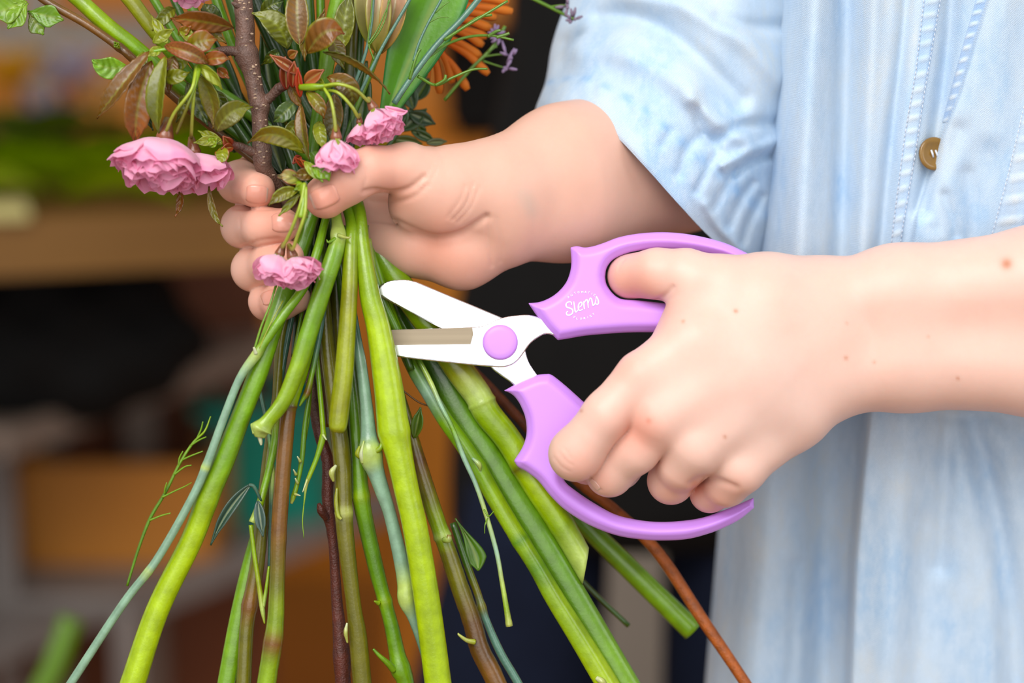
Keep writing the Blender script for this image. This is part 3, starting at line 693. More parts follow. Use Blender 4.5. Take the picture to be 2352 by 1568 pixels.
for txt, pos, ang0 in (('AUTOMATIC', [(350, 480), (470, 400), (610, 325), (750, 290), (900, 278), (1030, 280), (1165, 298), (1280, 345), (1390, 405)], None),
                       ('FLORIST', [(590, 1290), (700, 1330), (850, 1342), (990, 1322), (1115, 1288), (1235, 1238), (1350, 1165)], None)):
    for i, (ch, (x, y)) in enumerate(zip(txt, pos)):
        a = pos[min(i + 1, len(pos) - 1)]; b = pos[max(i - 1, 0)]; an = math.atan2(a[1] - b[1], a[0] - b[0])
        for st in GL[ch]:
            q = []
            for u, v in st:
                lx, ly = (u - .5) * 62, (.5 - v) * 80
                q.append((x + lx * math.cos(an) - ly * math.sin(an), y + lx * math.sin(an) + ly * math.cos(an)))
            stroke(mb, L_(q), .42)
mb.build('lettering', M['print'], hu, False)
# ================================================================== DENIM SHIRT
def denim():
    m, nt, b = newmat('pale_denim')
    v = coords(nt)
    big = noise(nt, coords(nt, (1, 1, .55)), 34, 3, .55); mid = noise(nt, coords(nt, (1, 1, .5)), 220, 3, .6)
    at = N(nt, 'ShaderNodeAttribute', attribute_name='Col')
    c = mixc(nt, ramp(nt, big, .35, .68), lin(178, 204, 228), lin(211, 218, 222))
    c = mixc(nt, ramp(nt, mid, .40, .75), c, lin(202, 218, 233))
    # twill weave: two crossed fine diagonal waves
    hs = []
    for rot, sc in (((0, math.radians(38), 0), 2900), ((0, math.radians(-50), 0), 2300)):
        w = N(nt, 'ShaderNodeTexWave'); w.wave_type = 'BANDS'; w.bands_direction = 'X'
        w.inputs['Scale'].default_value = sc / 6.0; w.inputs['Distortion'].default_value = 3.0; w.inputs['Detail'].default_value = 1.5; w.inputs['Detail Scale'].default_value = 1.5
        nt.links.new(coords(nt, (1, 1, 1), rot), w.inputs['Vector']); hs.append(w.outputs[1])
    ad = N(nt, 'ShaderNodeMath', operation='MULTIPLY'); nt.links.new(hs[0], ad.inputs[0]); nt.links.new(hs[1], ad.inputs[1])
    fine = noise(nt, v, 1500, 2, .7)
    ad2 = N(nt, 'ShaderNodeMath', operation='ADD'); nt.links.new(ad.outputs[0], ad2.inputs[0]); nt.links.new(fine, ad2.inputs[1])
    c = mixc(nt, ramp(nt, ad2.outputs[0], .45, 1.0), mixc(nt, 1.0, c, (.80, .86, .93), 'MULTIPLY'), c)
    c = mixc(nt, 1.0, c, at.outputs[0], 'MULTIPLY')
    nt.links.new(c, b.inputs['Base Color']); b.inputs['Roughness'].default_value = .9; b.inputs['Specular IOR Level'].default_value = .15
    b.inputs['Sheen Weight'].default_value = .15
    bump(nt, b, ad2.outputs[0], .35, .0005); return m
M['denim'] = denim()
M['thread'] = plain('pale_thread', lin(225, 228, 235), lin(205, 212, 225), .8, 200)
M['horn'] = plain('brown_horn_button', lin(150, 112, 40), lin(105, 72, 18), .3, 250, coat=.4)
def interp(xs, ys): return lambda v: np.interp(v, xs, ys)
XL = interp([-500, 0, 590, 1150, 1568, 2100], [1815, 1790, 1735, 1655, 1620, 1585])
YF = 1.112
STEP_R = interp([-500, 0, 98, 215, 313, 392, 490, 553, 700, 900], [2330, 2268, 2238, 2204, 2162, 2138, 2106, 2096, 2080, 2060])
STEP_L = interp([800, 940, 1100, 1300, 1568, 2100], [2010, 1992, 1975, 1958, 1948, 1930])
GROOVES = [  # polyline, width px, depth mm (plus = into the cloth)
    ([(1950, -500), (1945, 0), (1938, 300), (1928, 620)], 34, 14), ([(1868, -500), (1866, 0), (1850, 300), (1835, 620)], 30, -7), ([(2012, -400), (2008, 0), (1992, 300), (1975, 600)], 24, -5),
    ([(2092, -400), (2080, 0), (2050, 300), (2020, 600)], 18, 7), ([(2205, -400), (2185, 0), (2172, 150), (2150, 310), (2120, 480)], 20, 8),
    ([(2150, 520), (2165, 400), (2200, 300)], 22, 2.5), ([(2230, 560), (2235, 470), (2222, 400)], 18, 2.0), ([(2195, 540), (2170, 450)], 14, 2.0),
    ([(2275, 300), (2300, 100), (2320, -200)], 40, -3),
    ([(1890, 950), (1885, 1200), (1880, 1600), (1870, 2100)], 38, 9), ([(1790, 1000), (1765, 1250), (1735, 1600), (1720, 2100)], 40, -6), ([(1690, 1150), (1680, 1400), (1665, 1600), (1650, 2100)], 22, 4),
    ([(2225, 960), (2262, 1080), (2300, 1250), (2325, 1500), (2340, 2000)], 34, 10), ([(2175, 960), (2172, 1100), (2160, 1300)], 22, 4.5), ([(2080, 960), (2060, 1200), (2040, 1568), (2030, 2100)], 50, -7),
    ([(2290, 930), (2400, 1100), (2440, 1500)], 40, 5), ([(2120, 1200), (2110, 1600), (2100, 2000)], 30, 1.6), ([(1830, 1300), (1815, 1600), (1810, 2000)], 20, 3),
    ([(2010, 935), (2100, 945), (2200, 950), (2352, 958)], 20, 2.0)]
def linedist(px, py, pts):
    c = catmull(pts, 5); best = np.full(px.shape, 1e12)
    for a, b in zip(c[:-1], c[1:]):
        e = b - a; t = np.clip(((px - a[0]) * e[0] + (py - a[1]) * e[1]) / (e @ e + 1e-9), 0, 1)
        best = np.minimum(best, (px - a[0] - t * e[0]) ** 2 + (py - a[1] - t * e[1]) ** 2)
    return best
def sig(x): return 1 / (1 + np.exp(-np.clip(x, -30, 30)))
def front_z(px, py):
    """depth in mm behind the working plane of the shirt front seen at px,py"""
    ry = FW[1] - UP[1] * ((py - 784) / F)
    z = (YF / ry - D0) * 1000
    e = np.clip((px - XL(py)) / 120.0, 0, 1)
    z = z + 70 * (1 - np.sqrt(np.clip(1 - (1 - e) ** 2, 0, 1)))
    for pts, w, dep in GROOVES: z = z + dep * np.exp(-linedist(px, py, pts) / (w * w))
    z = z - 7.0 * sig((px - STEP_R(py)) / 2.0) * sig((660 - py) / 30) - 2 * np.exp(-((px - STEP_R(py) - 35) / 40) ** 2) * sig((600 - py) / 30)
    z = z + (28 + 14 * np.exp(-((px - STEP_L(py) + 45) / 55) ** 2)) * (1 - sig((px - STEP_L(py)) / 3.0)) * sig((py - 850) / 25)
    z = z + 1.5 * np.sin(px / 61 + py / 300) + 1.0 * np.sin(px / 37 - py / 210) + .5 * np.sin(px / 19 + py / 160 + 1)
    return z
def Pn(px, py, z):
    d = (D0 + z / 1000.0)[:, None]
    return CAMP + RX * ((px - 1176) / F)[:, None] * d - UP * ((py - 784) / F)[:, None] * d + FW * d
rows = np.concatenate([np.linspace(-520, -20, 40), np.linspace(0, 1600, 300), np.linspace(1610, 2150, 40)]); nr = len(rows)
s_ = np.concatenate([np.linspace(0, .12, 26, endpoint=False) ** 1.0, np.linspace(.12, .62, 230, endpoint=False), np.linspace(.62, 1, 40)]); nf = len(s_)
PY, SS = np.meshgrid(rows, s_, indexing='ij'); PX = XL(PY) + SS * (3000 - XL(PY)); PXf, PYf = PX.ravel(), PY.ravel()
Zf = front_z(PXf, PYf); Vf = Pn(PXf, PYf, Zf).reshape(nr, nf, 3)
nb = 30; Vbk = np.zeros((nr, nb, 3))
for j in range(nb):
    t = j / (nb - 1); a = math.pi * t
    L0 = Vf[:, 0]; R0 = Vf[:, -1]
    base = R0 * (1 - t) + L0 * t
    Vbk[:, j] = base + np.array([0, 1, 0]) * (0.135 * math.sin(a) ** .5 + .006 * math.sin(9 * a)) if 0 < j < nb - 1 else base
V = np.concatenate([Vf, Vbk[:, 1:-1]], 1); nc_ = V.shape[1]
C = np.ones((nr, nc_, 3))
i, j = np.meshgrid(np.arange(nr - 1), np.arange(nc_), indexing='ij'); i = i.ravel(); j = j.ravel(); j2 = (j + 1) % nc_
Fc = np.stack([i * nc_ + j, (i + 1) * nc_ + j, (i + 1) * nc_ + j2, i * nc_ + j2], 1)
shirt = mk('denim_shirt', V.reshape(-1, 3), Fc, M['denim'], person, True, C.reshape(-1, 3)); tag(shirt, 'pale washed blue denim shirt')
def seam_strip(name, left, right, offs, period, amp, py0, py1, n=260, mcols=9, edge=1.0, mat='denim', c_in=(.86, .92, 1.0)):
    V = []; C = []; y = np.linspace(py0, py1, n); T = MB()
    for k in range(mcols):
        u = k / (mcols - 1); px = left(y) * (1 - u) + right(y) * u
        z = front_z(px, y) - offs
        ph = y / period * 2 * math.pi + u * 1.6 + .7 * np.sin(y / 47)
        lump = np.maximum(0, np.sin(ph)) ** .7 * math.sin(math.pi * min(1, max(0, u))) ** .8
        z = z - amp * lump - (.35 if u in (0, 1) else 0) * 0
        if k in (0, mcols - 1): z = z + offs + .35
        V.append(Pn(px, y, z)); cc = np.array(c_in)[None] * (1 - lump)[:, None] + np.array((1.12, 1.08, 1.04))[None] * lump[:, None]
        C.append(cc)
    V = np.stack(V, 1).reshape(-1, 3); C = np.stack(C, 1).reshape(-1, 3)
    Fc = np.array([(a * mcols + b, (a + 1) * mcols + b, (a + 1) * mcols + b + 1, a * mcols + b + 1) for a in range(n - 1) for b in range(mcols - 1)])
    o = mk(name, V, Fc, M[mat], shirt, True, C)
    return o
pl = interp([-500, 0, 161, 304, 500, 640], [2170, 2119, 2101, 2076, 2051, 2035]); pr = interp([-500, 0, 214, 357, 518, 640], [2215, 2163, 2126, 2105, 2077, 2060])
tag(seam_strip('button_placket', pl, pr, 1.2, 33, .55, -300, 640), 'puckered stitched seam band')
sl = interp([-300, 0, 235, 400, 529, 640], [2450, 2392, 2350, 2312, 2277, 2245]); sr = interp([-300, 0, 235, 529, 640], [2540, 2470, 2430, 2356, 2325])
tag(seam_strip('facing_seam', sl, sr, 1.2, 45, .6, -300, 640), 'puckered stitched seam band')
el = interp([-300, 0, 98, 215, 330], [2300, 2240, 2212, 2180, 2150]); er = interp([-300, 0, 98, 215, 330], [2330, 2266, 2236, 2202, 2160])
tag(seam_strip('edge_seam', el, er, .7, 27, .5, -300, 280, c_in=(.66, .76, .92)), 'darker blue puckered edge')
def stitches(lf, py0, py1, step, du=0, offs=1.7):
    m = MB(); y = py0
    while y < py1:
        a = np.array([y, y + step * .35, y + step * .68]); px = lf(a) + du; z = front_z(px, a) - offs - np.array([0, .25, 0])
        q = Pn(px, a, z); Vt, Ft, _ = tube(q, [.00016, .00020, .00016], 5); m.add(Vt, Ft); y += step
    return m
for lf, y0, y1, st, du in ((pl, -100, 640, 11, 3), (pr, -100, 640, 11, -3), (sl, 100, 600, 11, 4)):
    o = stitches(lf, y0, y1, st, du).build('stitching', M['thread'], shirt); tag(o, kind='stuff')
# button, half tucked under the edge of the overlapping panel
bx_, by_ = 2146, 353; bz = float(front_z(np.array([2118.]), np.array([353.]))[0]) - 1.6
n = 40; prof = [(0, .0), (.0045, .0), (.0052, .0006), (.0066, .0010), (.0076, .0006), (.0078, -.0006), (.0070, -.0014), (0, -.0014)]
def btn_w(L): L = np.asarray(L); return P(bx_, by_, bz) + L[:, :1] * (RX * .96 + FW * .28) + L[:, 1:2] * UP - L[:, 2:3] * FW
V = []; Fc = []
for r_, z_ in prof[1:-1]:
    for q in range(n): V.append((r_ * math.cos(2 * math.pi * q / n), r_ * math.sin(2 * math.pi * q / n), z_))
V.append((0, 0, 0)); V.append((0, 0, -.0014))
for k in range(len(prof) - 3):
    for q in range(n): a = k * n; Fc.append((a + q, a + n + q, a + n + (q + 1) % n, a + (q + 1) % n))
c0 = len(V) - 2
for q in range(n): Fc.append((c0, q, (q + 1) % n)); a = (len(prof) - 3) * n; Fc.append((c0 + 1, a + (q + 1) % n, a + q))
btn = mk('button', btn_w(V), Fc, M['horn'], shirt); tag(btn, 'brown horn button with pale thread')
m = MB()
for dx in (-.0011, .0011):
    Vt, Ft, _ = tube(btn_w([(dx - .0005, .0016, .0002), (dx, 0, .0010), (dx + .0005, -.0016, .0002)]), [.00045] * 3, 8); m.add(Vt, Ft)
m.build('button_thread', M['thread'], shirt)
# sleeve of the far arm, rolled at the elbow ------------------------------------------
RG = [  # front curve (left silhouette to right silhouette), centre depth, half depth
    ([(1229, 254), (1300, 248), (1400, 301), (1480, 381), (1560, 470), (1640, 553), (1735, 622)], 72, 60),
    ([(1233, 240), (1304, 234), (1404, 288), (1486, 368), (1566, 456), (1646, 538), (1745, 606)], 72, 61),
    ([(1243, 215), (1318, 205), (1426, 252), (1512, 328), (1598, 410), (1680, 490), (1765, 560)], 73, 62),
    ([(1252, 190), (1340, 178), (1440, 222), (1532, 292), (1624, 372), (1708, 446), (1785, 505)], 74, 62),
    ([(1258, 160), (1350, 142), (1456, 182), (1556, 248), (1650, 325), (1735, 392), (1805, 440)], 76, 62),
    ([(1266, 110), (1370, 82), (1480, 110), (1590, 165), (1690, 230), (1770, 290), (1840, 330)], 79, 63),
    ([(1284, 50), (1395, 15), (1510, 30), (1620, 70), (1720, 120), (1800, 160), (1865, 190)], 83, 62),
    ([(1305, 0), (1415, -40), (1530, -40), (1640, -15), (1740, 20), (1820, 50), (1885, 75)], 87, 61),
    ([(1345, -90), (1455, -130), (1570, -140), (1680, -130), (1780, -110), (1860, -90), (1925, -70)], 94, 60),
    ([(1400, -210), (1520, -250), (1650, -270), (1770, -270), (1870, -260), (1950, -240), (2010, -220)], 105, 60)]
def ring_pts(fr, zc, hd, nfro=90, nbk=50, din=0.0):
    c = catmull(fr, 15); L = np.linspace(0, 1, len(c)); t = np.linspace(0, 1, nfro)
    x = np.interp(t, L, c[:, 0]); y = np.interp(t, L, c[:, 1])
    z = zc - hd * np.sin(np.pi * t) ** .75
    tb = np.linspace(1, 0, nbk)[1:-1]; a, b = c[0], c[-1]
    xb = a[0] * (1 - tb) + b[0] * tb; yb = a[1] * (1 - tb) + b[1] * tb - 35 * np.sin(np.pi * tb)
    zb = zc + hd * np.sin(np.pi * tb) ** .6
    return np.concatenate([x, xb]), np.concatenate([y, yb]), np.concatenate([z, zb])
rings = []
base_r = [ring_pts(*r) for r in RG]; A3 = np.array([np.stack(b, 1) for b in base_r]); nring = A3.shape[0]
fine = np.array([catmull(A3[:, k], 14) for k in range(A3.shape[1])]).transpose(1, 0, 2); n1, n2 = fine.shape[:2]
px, py, z = [fine[..., k].ravel() for k in range(3)]
isf = (np.arange(n2) < 90)[None].repeat(n1, 0).ravel()
SF = [([(1380, 40), (1480, 50), (1600, 130), (1700, 230)], 26, 8), ([(1420, -20), (1560, 10), (1700, 90), (1790, 180)], 30, -7), ([(1330, 120), (1450, 130), (1580, 210)], 28, -4), ([(1590, 230), (1660, 290), (1720, 330)], 20, -5),
      ([(1300, 100), (1290, 160), (1262, 205)], 20, 4), ([(1600, 250), (1610, 300), (1640, 330)], 12, 3.5), ([(1640, 320), (1700, 290), (1790, 280)], 13, 5), ([(1660, 380), (1720, 350), (1790, 320)], 12, -5), ([(1690, 400), (1730, 370), (1790, 355)], 10, 5),
      ([(1560, 400), (1580, 340), (1610, 310)], 11, 2.5), ([(1600, 440), (1625, 390), (1650, 345)], 9, 2.8), ([(1640, 480), (1665, 430), (1690, 390)], 9, 3.2), ([(1675, 520), (1700, 460), (1730, 420)], 9, 3.6), ([(1705, 560), (1725, 500), (1750, 450)], 9, 3.6),
      ([(1480, 300), (1500, 270)], 9, 1.4), ([(1520, 335), (1540, 300)], 9, 1.6), ([(1440, 265), (1455, 235)], 8, 1.2), ([(1400, 235), (1410, 210)], 8, 1.2), ([(1360, 215), (1366, 195)], 8, 1.0),
      ([(1620, 470), (1650, 520), (1700, 570)], 12, -2.5), ([(1800, 60), (1720, 60), (1650, 40)], 16, 4)]
for pts, w, dep in SF: z = z + dep * np.exp(-linedist(px, py, pts) / (w * w)) * isf
z = z + isf * (.8 * np.sin(px / 31 + py / 47) + .6 * np.sin(px / 17 - py / 29))
# stitched ridge of the turned-up cuff, above ring 3
ridx = (np.arange(n1) / 14.0)[:, None].repeat(n2, 1).ravel(); sidx = np.arange(n2)[None].repeat(n1, 0).ravel()
z = z - isf * (1.8 * sig((2.9 - ridx) * 14)) + isf * .5 * np.sin(sidx * 1.1) * np.exp(-((ridx - 2.75) / .3) ** 2)
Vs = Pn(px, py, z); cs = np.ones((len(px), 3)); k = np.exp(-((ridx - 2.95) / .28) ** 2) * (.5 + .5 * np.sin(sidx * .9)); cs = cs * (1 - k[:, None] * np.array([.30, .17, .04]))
inn = fine[:8].copy(); px2, py2, z2 = inn[..., 0].ravel(), inn[..., 1].ravel(), inn[..., 2].ravel()
ctr = Pn(px, py, z).reshape(n1, n2, 3).mean(1); Vi = Vs.reshape(n1, n2, 3)[:30]; Vi = Vi + (ctr[:30, None] - Vi) * .035
allv = np.vstack([Vi[::-1].reshape(-1, 3), Vs]); allc = np.vstack([np.ones((30 * n2, 3)), cs]); tot = 30 + n1
i, j = np.meshgrid(np.arange(tot - 1), np.arange(n2), indexing='ij'); i = i.ravel(); j = j.ravel(); j2 = (j + 1) % n2
Fc = np.stack([i * n2 + j, i * n2 + j2, (i + 1) * n2 + j2, (i + 1) * n2 + j], 1)
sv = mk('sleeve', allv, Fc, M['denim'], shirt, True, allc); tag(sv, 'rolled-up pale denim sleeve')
# sleeve of the near arm (outside the frame) and the skirt of the trousers under the shirt
pth = catmull([P(3130, 560, 10), P(3150, 300, 60), P(3080, -200, 110), P(2950, -600, 130)], 6); Vt, Ft, _ = tube(pth, np.linspace(.052, .07, len(pth)), 24, False)
mk('sleeve', Vt, Ft, M['denim'], shirt, True, np.ones((len(Vt), 3)))
for s in (-.08, .08):
    V, Fc = prof_loops([(.31 + s, 1.22, .02, .06, .06), (.31 + s, 1.22, .45, .07, .07), (.31 + s * .9, 1.22, .86, .085, .075)]); mk('trouser_leg', V, Fc, M['navy'], person)
# ================================================================== STEMS of the bouquet
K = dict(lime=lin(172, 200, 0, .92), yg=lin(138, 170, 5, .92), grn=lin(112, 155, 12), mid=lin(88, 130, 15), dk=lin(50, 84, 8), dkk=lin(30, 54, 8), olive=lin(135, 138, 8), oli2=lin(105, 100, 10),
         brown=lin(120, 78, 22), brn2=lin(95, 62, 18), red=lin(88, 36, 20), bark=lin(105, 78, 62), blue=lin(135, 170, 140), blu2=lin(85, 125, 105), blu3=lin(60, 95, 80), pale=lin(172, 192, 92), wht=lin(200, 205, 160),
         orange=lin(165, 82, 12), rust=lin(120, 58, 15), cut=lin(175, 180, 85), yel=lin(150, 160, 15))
def stem(name, label, pts, nodes=(), cat='stem', mat='stem', seg=14, group=None, res=8, flat=1.0, cap=None, ridges=0, ridge_a=0.0, parent=None, jit=0.0):
    col = []; last = K['grn']
    for p in pts:
        if len(p) > 4: last = K[p[4]] if isinstance(p[4], str) else p[4]
        col.append(last)
    A_ = np.array([[*p[:4], *c] for p, c in zip(pts, col)], float)
    c = catmull(A_[:, :4], res); L = np.arange(len(c)) / res
    cc = np.stack([np.interp(L, np.arange(len(col)), A_[:, 4 + k]) for k in range(3)], 1)
    r = np.maximum(c[:, 3], .6).copy()
    for t, amp, w, *cn in nodes:
        g = np.exp(-((L - t) / w) ** 2); r *= 1 + amp * g
        if cn: cc = cc * (1 - g[:, None]) + np.array(K[cn[0]])[None] * g[:, None]
    path = np.array([P(x, y, z) for x, y, z in c[:, :3]]); rad = np.array([R(a, z) for a, z in zip(r, c[:, 2])])
    V, Fc, C = tube(path, rad, seg, True, cc, flat, None, ridges, ridge_a, jit)
    n_ = len(path) * seg; ii = np.arange(n_) // seg; aa = np.arange(n_) % seg * (2 * math.pi / seg); s1_ = (pts[0][0] * 7.3) % 6
    C[:n_] *= (1 + .07 * np.sin(3 * aa + s1_ + ii * .05) + .05 * np.sin(5 * aa - ii * .11) + .05 * np.sin(ii * .9 + 2 * aa + s1_) * np.sin(ii * .23))[:, None]
    if cap: C[-1] = np.array(K[cap])
    o = mk(name, V, Fc, M[mat], parent, True, C)
    if label: tag(o, label, cat, group)
    return o
def twig(parent, name, pts, mat='stem', **k): return stem(name, None, pts, mat=mat, parent=parent, seg=8, **k)
def leaf_mesh(base, tip, wid, c1, c2=None, sag=(0, 0, 0), roll=0.0, fold=0.25, nv=26, nu=11, veins=7, vein_a=.0004, serr=.0, wpos=.45, edge=None, curl=0.0, thick=.00025, acu=1.0):
    """leaf blade; base, tip are (px,py,z); wid half width px; sag shifts the middle (px,py,z); roll turns the blade about its midrib"""
    b = np.array(P(*base)); t_ = np.array(P(*tip)); md = (np.array(base) + np.array(tip)) / 2 + np.array(sag); mpt = np.array(P(*md))
    w = R(wid, base[2]); c2 = c2 or c1; edge = edge or c1
    T = np.linspace(0, 1, nv); ctrl = 2 * mpt - (b + t_) / 2
    mid = ((1 - T) ** 2)[:, None] * b + (2 * T * (1 - T))[:, None] * ctrl + (T ** 2)[:, None] * t_
    tg = np.gradient(mid, axis=0); tg /= np.linalg.norm(tg, axis=1)[:, None]
    U = np.linspace(-1, 1, nu); V = []; C = []
    for i, t in enumerate(T):
        s = np.cross(tg[i], FW); s /= np.linalg.norm(s) + 1e-9; n_ = np.cross(s, tg[i])   # n_ roughly toward the camera or away
        if n_ @ FW > 0: n_ = -n_
        ro = roll + curl * t; s2 = s * math.cos(ro) + n_ * math.sin(ro); n2 = -s * math.sin(ro) + n_ * math.cos(ro)
        pw = math.sin(math.pi * t ** (math.log(.5) / math.log(wpos))) ** .8 * (1 - .55 * max(0, (t - .72) / .28) ** .8 * acu) if 0 < t < 1 else 0.03
        for u in U:
            ww = w * pw * (1 + serr * (((i + 1) % 2) - .5) * (abs(u) > .9))
            off = n2 * (abs(u) ** 1.3) * ww * fold + n2 * vein_a * math.sin((t * veins - abs(u) * 1.1) * 2 * math.pi) * (abs(u) > .05) * (1 - abs(u) * .5)
            V.append(mid[i] + s2 * u * ww + off)
            vein = .5 + .5 * math.cos((t * veins - abs(u) * 1.1) * 2 * math.pi)
            c = np.array(c1) * (1 - t) + np.array(c2) * t
            k = max(0, (abs(u) - .8) / .2); c = c * (1 - k) + np.array(edge) * k
            if abs(u) < .1: c = c * .6 + np.array(lin(165, 175, 60)) * .4
            c = c * (1 - (.30 if veins else 0) * vein) * (1 + .10 * math.sin(5 * t + 3 * u + base[0])); C.append(c)
    Fc = [(i * nu + j, i * nu + j + 1, (i + 1) * nu + j + 1, (i + 1) * nu + j) for i in range(nv - 1) for j in range(nu - 1)]
    return V, Fc, C
def leaf(parent, base, tip, wid, c1, c2=None, name='leaf', **k):
    V, Fc, C = leaf_mesh(base, tip, wid, c1, c2, **k)
    o = mk(name, V, Fc, M['leaf'], parent, True, C); md = o.modifiers.new('thickness', 'SOLIDIFY'); md.thickness = .0003; return o

# --- front, thick stems
stem('flower_stalk', 'thickest lime green stem in front, running from the thumb to the bottom edge', [(400, 150, 18, 15, 'mid'), (560, 250, 16, 16, 'mid'), (700, 350, 12, 15, 'mid'), (790, 420, 4, 13, 'grn'), (822, 470, -6, 14, 'grn'), (833, 566, -12, 18, 'yg'), (850, 680, -15, 24, 'yg'), (870, 758, -16, 28, 'lime'), (893, 895, -17, 34, 'lime'), (904, 985, -17, 36, 'lime'), (918, 1050, -17, 31), (935, 1130, -16, 29, 'lime'), (954, 1215, -15, 29), (981, 1380, -12, 30, 'lime'), (1006, 1568, -8, 31), (1030, 1760, -4, 31)],
     nodes=[(9.1, .07, .25)], seg=20, cap='cut')
stem('flower_stalk', 'olive yellow stub stem cut short, left of the thickest lime stem', [(700, 330, 14, 14, 'mid'), (770, 420, 2, 14, 'grn'), (806, 500, -8, 14, 'grn'), (806, 560, -13, 17, 'yg'), (802, 678, -17, 19, 'olive'), (791, 844, -19, 22, 'yel'), (781, 930, -19, 23, 'olive'), (776, 978, -19, 21, 'yel'), (774, 993, -19, 14, 'oli2')], seg=18, cap='cut')
s3 = stem('flower_stalk', 'bright green bent stem ending in a pale snapped node above the bottom left', [(760, 380, 0, 11, 'grn'), (768, 470, -8, 11, 'grn'), (776, 538, -14, 14, 'pale'), (768, 580, -17, 20, 'grn'), (738, 670, -20, 21), (706, 770, -22, 21, 'grn'), (680, 850, -23, 20, 'yg'), (650, 920, -24, 18, 'yg'), (618, 962, -25, 17, 'yg'), (600, 985, -25, 21, 'pale'), (596, 1004, -25, 12, 'pale')],
     nodes=[(2.0, .35, .3, 'pale'), (9.0, .25, .3)], seg=16, ridges=3, ridge_a=.07, cap='wht')
twig(s3, 'node_scale', [(776, 540, -18, 5, 'pale'), (798, 546, -20, 3, 'cut'), (806, 543, -20, 1)]); twig(s3, 'node_scale', [(770, 548, -18, 5, 'grn'), (755, 556, -20, 3), (750, 550, -20, 1)])
twig(s3, 'side_shoot', [(764, 560, -16, 4, 'grn'), (748, 590, -18, 3, 'grn'), (740, 612, -18, 2)])
twig(s3, 'torn_fibre', [(596, 1000, -25, 6, 'wht'), (599, 1015, -25, 4, 'wht'), (600, 1022, -25, 2)]); twig(s3, 'torn_fibre', [(588, 985, -26, 7, 'cut'), (580, 975, -26, 5, 'pale'), (583, 996, -27, 3, 'pale')])
stem('flower_stalk', 'green stem turning reddish brown below a joint, centre left', [(790, 520, -2, 12, 'grn'), (752, 650, -8, 14, 'grn'), (715, 770, -12, 17, 'grn'), (690, 850, -14, 19, 'yg'), (668, 915, -15, 19, 'yg'), (662, 945, -15, 18, 'brown'), (656, 1010, -15, 18, 'brown'), (650, 1080, -15, 18, 'brown'), (641, 1215, -14, 18.5, 'brown'), (637, 1330, -13, 17.5, 'oli2'), (631, 1446, -12, 20, 'yg'), (612, 1568, -10, 22, 'yg'), (590, 1720, -8, 22)],
     nodes=[(4.6, .10, .2, 'brn2'), (10.25, .12, .25, 'brown')], seg=16, jit=.01)
s5 = stem('flower_stalk', 'olive brown stem with a pale sheen, hanging straight down the centre', [(735, 560, 2, 14, 'dk'), (742, 680, 0, 16, 'oli2'), (752, 800, -3, 18, 'oli2'), (770, 930, -5, 20, 'oli2'), (785, 1050, -7, 20.5, 'oli2'), (789, 1130, -8, 19, 'oli2'), (792, 1215, -8, 20, 'oli2'), (811, 1380, -6, 17.5, 'oli2'), (822, 1460, -4, 21, 'oli2'), (832, 1568, -2, 22, 'oli2'), (850, 1740, 0, 22)],
     nodes=[(5.6, .10, .14, 'cut')], seg=16)
twig(s5, 'bud_scar', [(772, 1068, -13, 3, 'wht'), (762, 1085, -14, 7, 'cut'), (766, 1105, -13, 3, 'cut')]); twig(s5, 'bud_scale', [(774, 1120, -11, 3, 'olive'), (772, 1150, -12, 5, 'olive'), (776, 1182, -13, 5, 'yel'), (784, 1192, -13, 3, 'cut')])
twig(s5, 'bark_scar', [(797, 1430, -9, 2, 'wht'), (794, 1452, -10, 5, 'cut'), (798, 1476, -9, 2, 'cut')])
s6 = stem('flower_stalk', 'waxy blue-green stem with swollen pale nodes, left of the thickest lime stem', [(800, 560, 0, 8, 'blu3'), (806, 680, -2, 9, 'blu3'), (818, 770, -6, 11, 'blu2'), (829, 834, -9, 13, 'blue'), (841, 926, -11, 14.5, 'blue'), (847, 1000, -12, 19, 'blue'), (850, 1030, -13, 27, 'pale'), (853, 1052, -13, 27, 'pale'), (864, 1085, -12, 20, 'blue'), (879, 1130, -11, 17, 'blue'), (896, 1182, -9, 15, 'blue'), (920, 1281, -6, 17, 'blue'), (932, 1340, -4, 20, 'pale'), (934, 1378, -4, 20, 'pale'), (950, 1420, -2, 13, 'blue'), (975, 1500, 2, 10, 'blu2'), (1005, 1620, 4, 10)], seg=16)
twig(s6, 'node_scale', [(836, 1050, -14, 9, 'yg'), (822, 1042, -16, 7, 'yel'), (826, 1024, -17, 2, 'yel')]); twig(s6, 'node_scale', [(858, 1040, -16, 8, 'yel'), (874, 1028, -17, 6, 'yg'), (876, 1014, -17, 2)])
twig(s6, 'node_scale', [(835, 1060, -15, 8, 'pale'), (830, 1042, -17, 5, 'wht'), (836, 1012, -17, 2, 'pale')])
s7 = stem('flower_stalk', 'mid green jointed stem with a small side shoot near the bottom', [(770, 560, 6, 10, 'dk'), (790, 700, 5, 12, 'dk'), (805, 850, 2, 15, 'dk'), (815, 950, 0, 17, 'mid'), (823, 1050, -1, 18, 'mid'), (829, 1140, -2, 20, 'grn'), (843, 1215, 0, 19, 'mid'), (866, 1314, 2, 18, 'mid'), (884, 1380, 3, 16, 'grn'), (900, 1440, 4, 17, 'mid'), (912, 1500, 5, 19, 'grn'), (920, 1535, 5, 24, 'grn'), (934, 1580, 6, 19, 'grn'), (950, 1720, 7, 19)],
     nodes=[(5.0, .12, .15, 'yg'), (8.0, .15, .15, 'yg')], seg=14)
twig(s7, 'side_shoot', [(905, 1538, 2, 9, 'grn'), (890, 1522, -1, 7, 'grn'), (872, 1506, -3, 5, 'grn'), (857, 1490, -4, 3, 'mid')]); twig(s7, 'bract', [(870, 1385, 0, 6, 'yg'), (860, 1380, -2, 2, 'yg')])
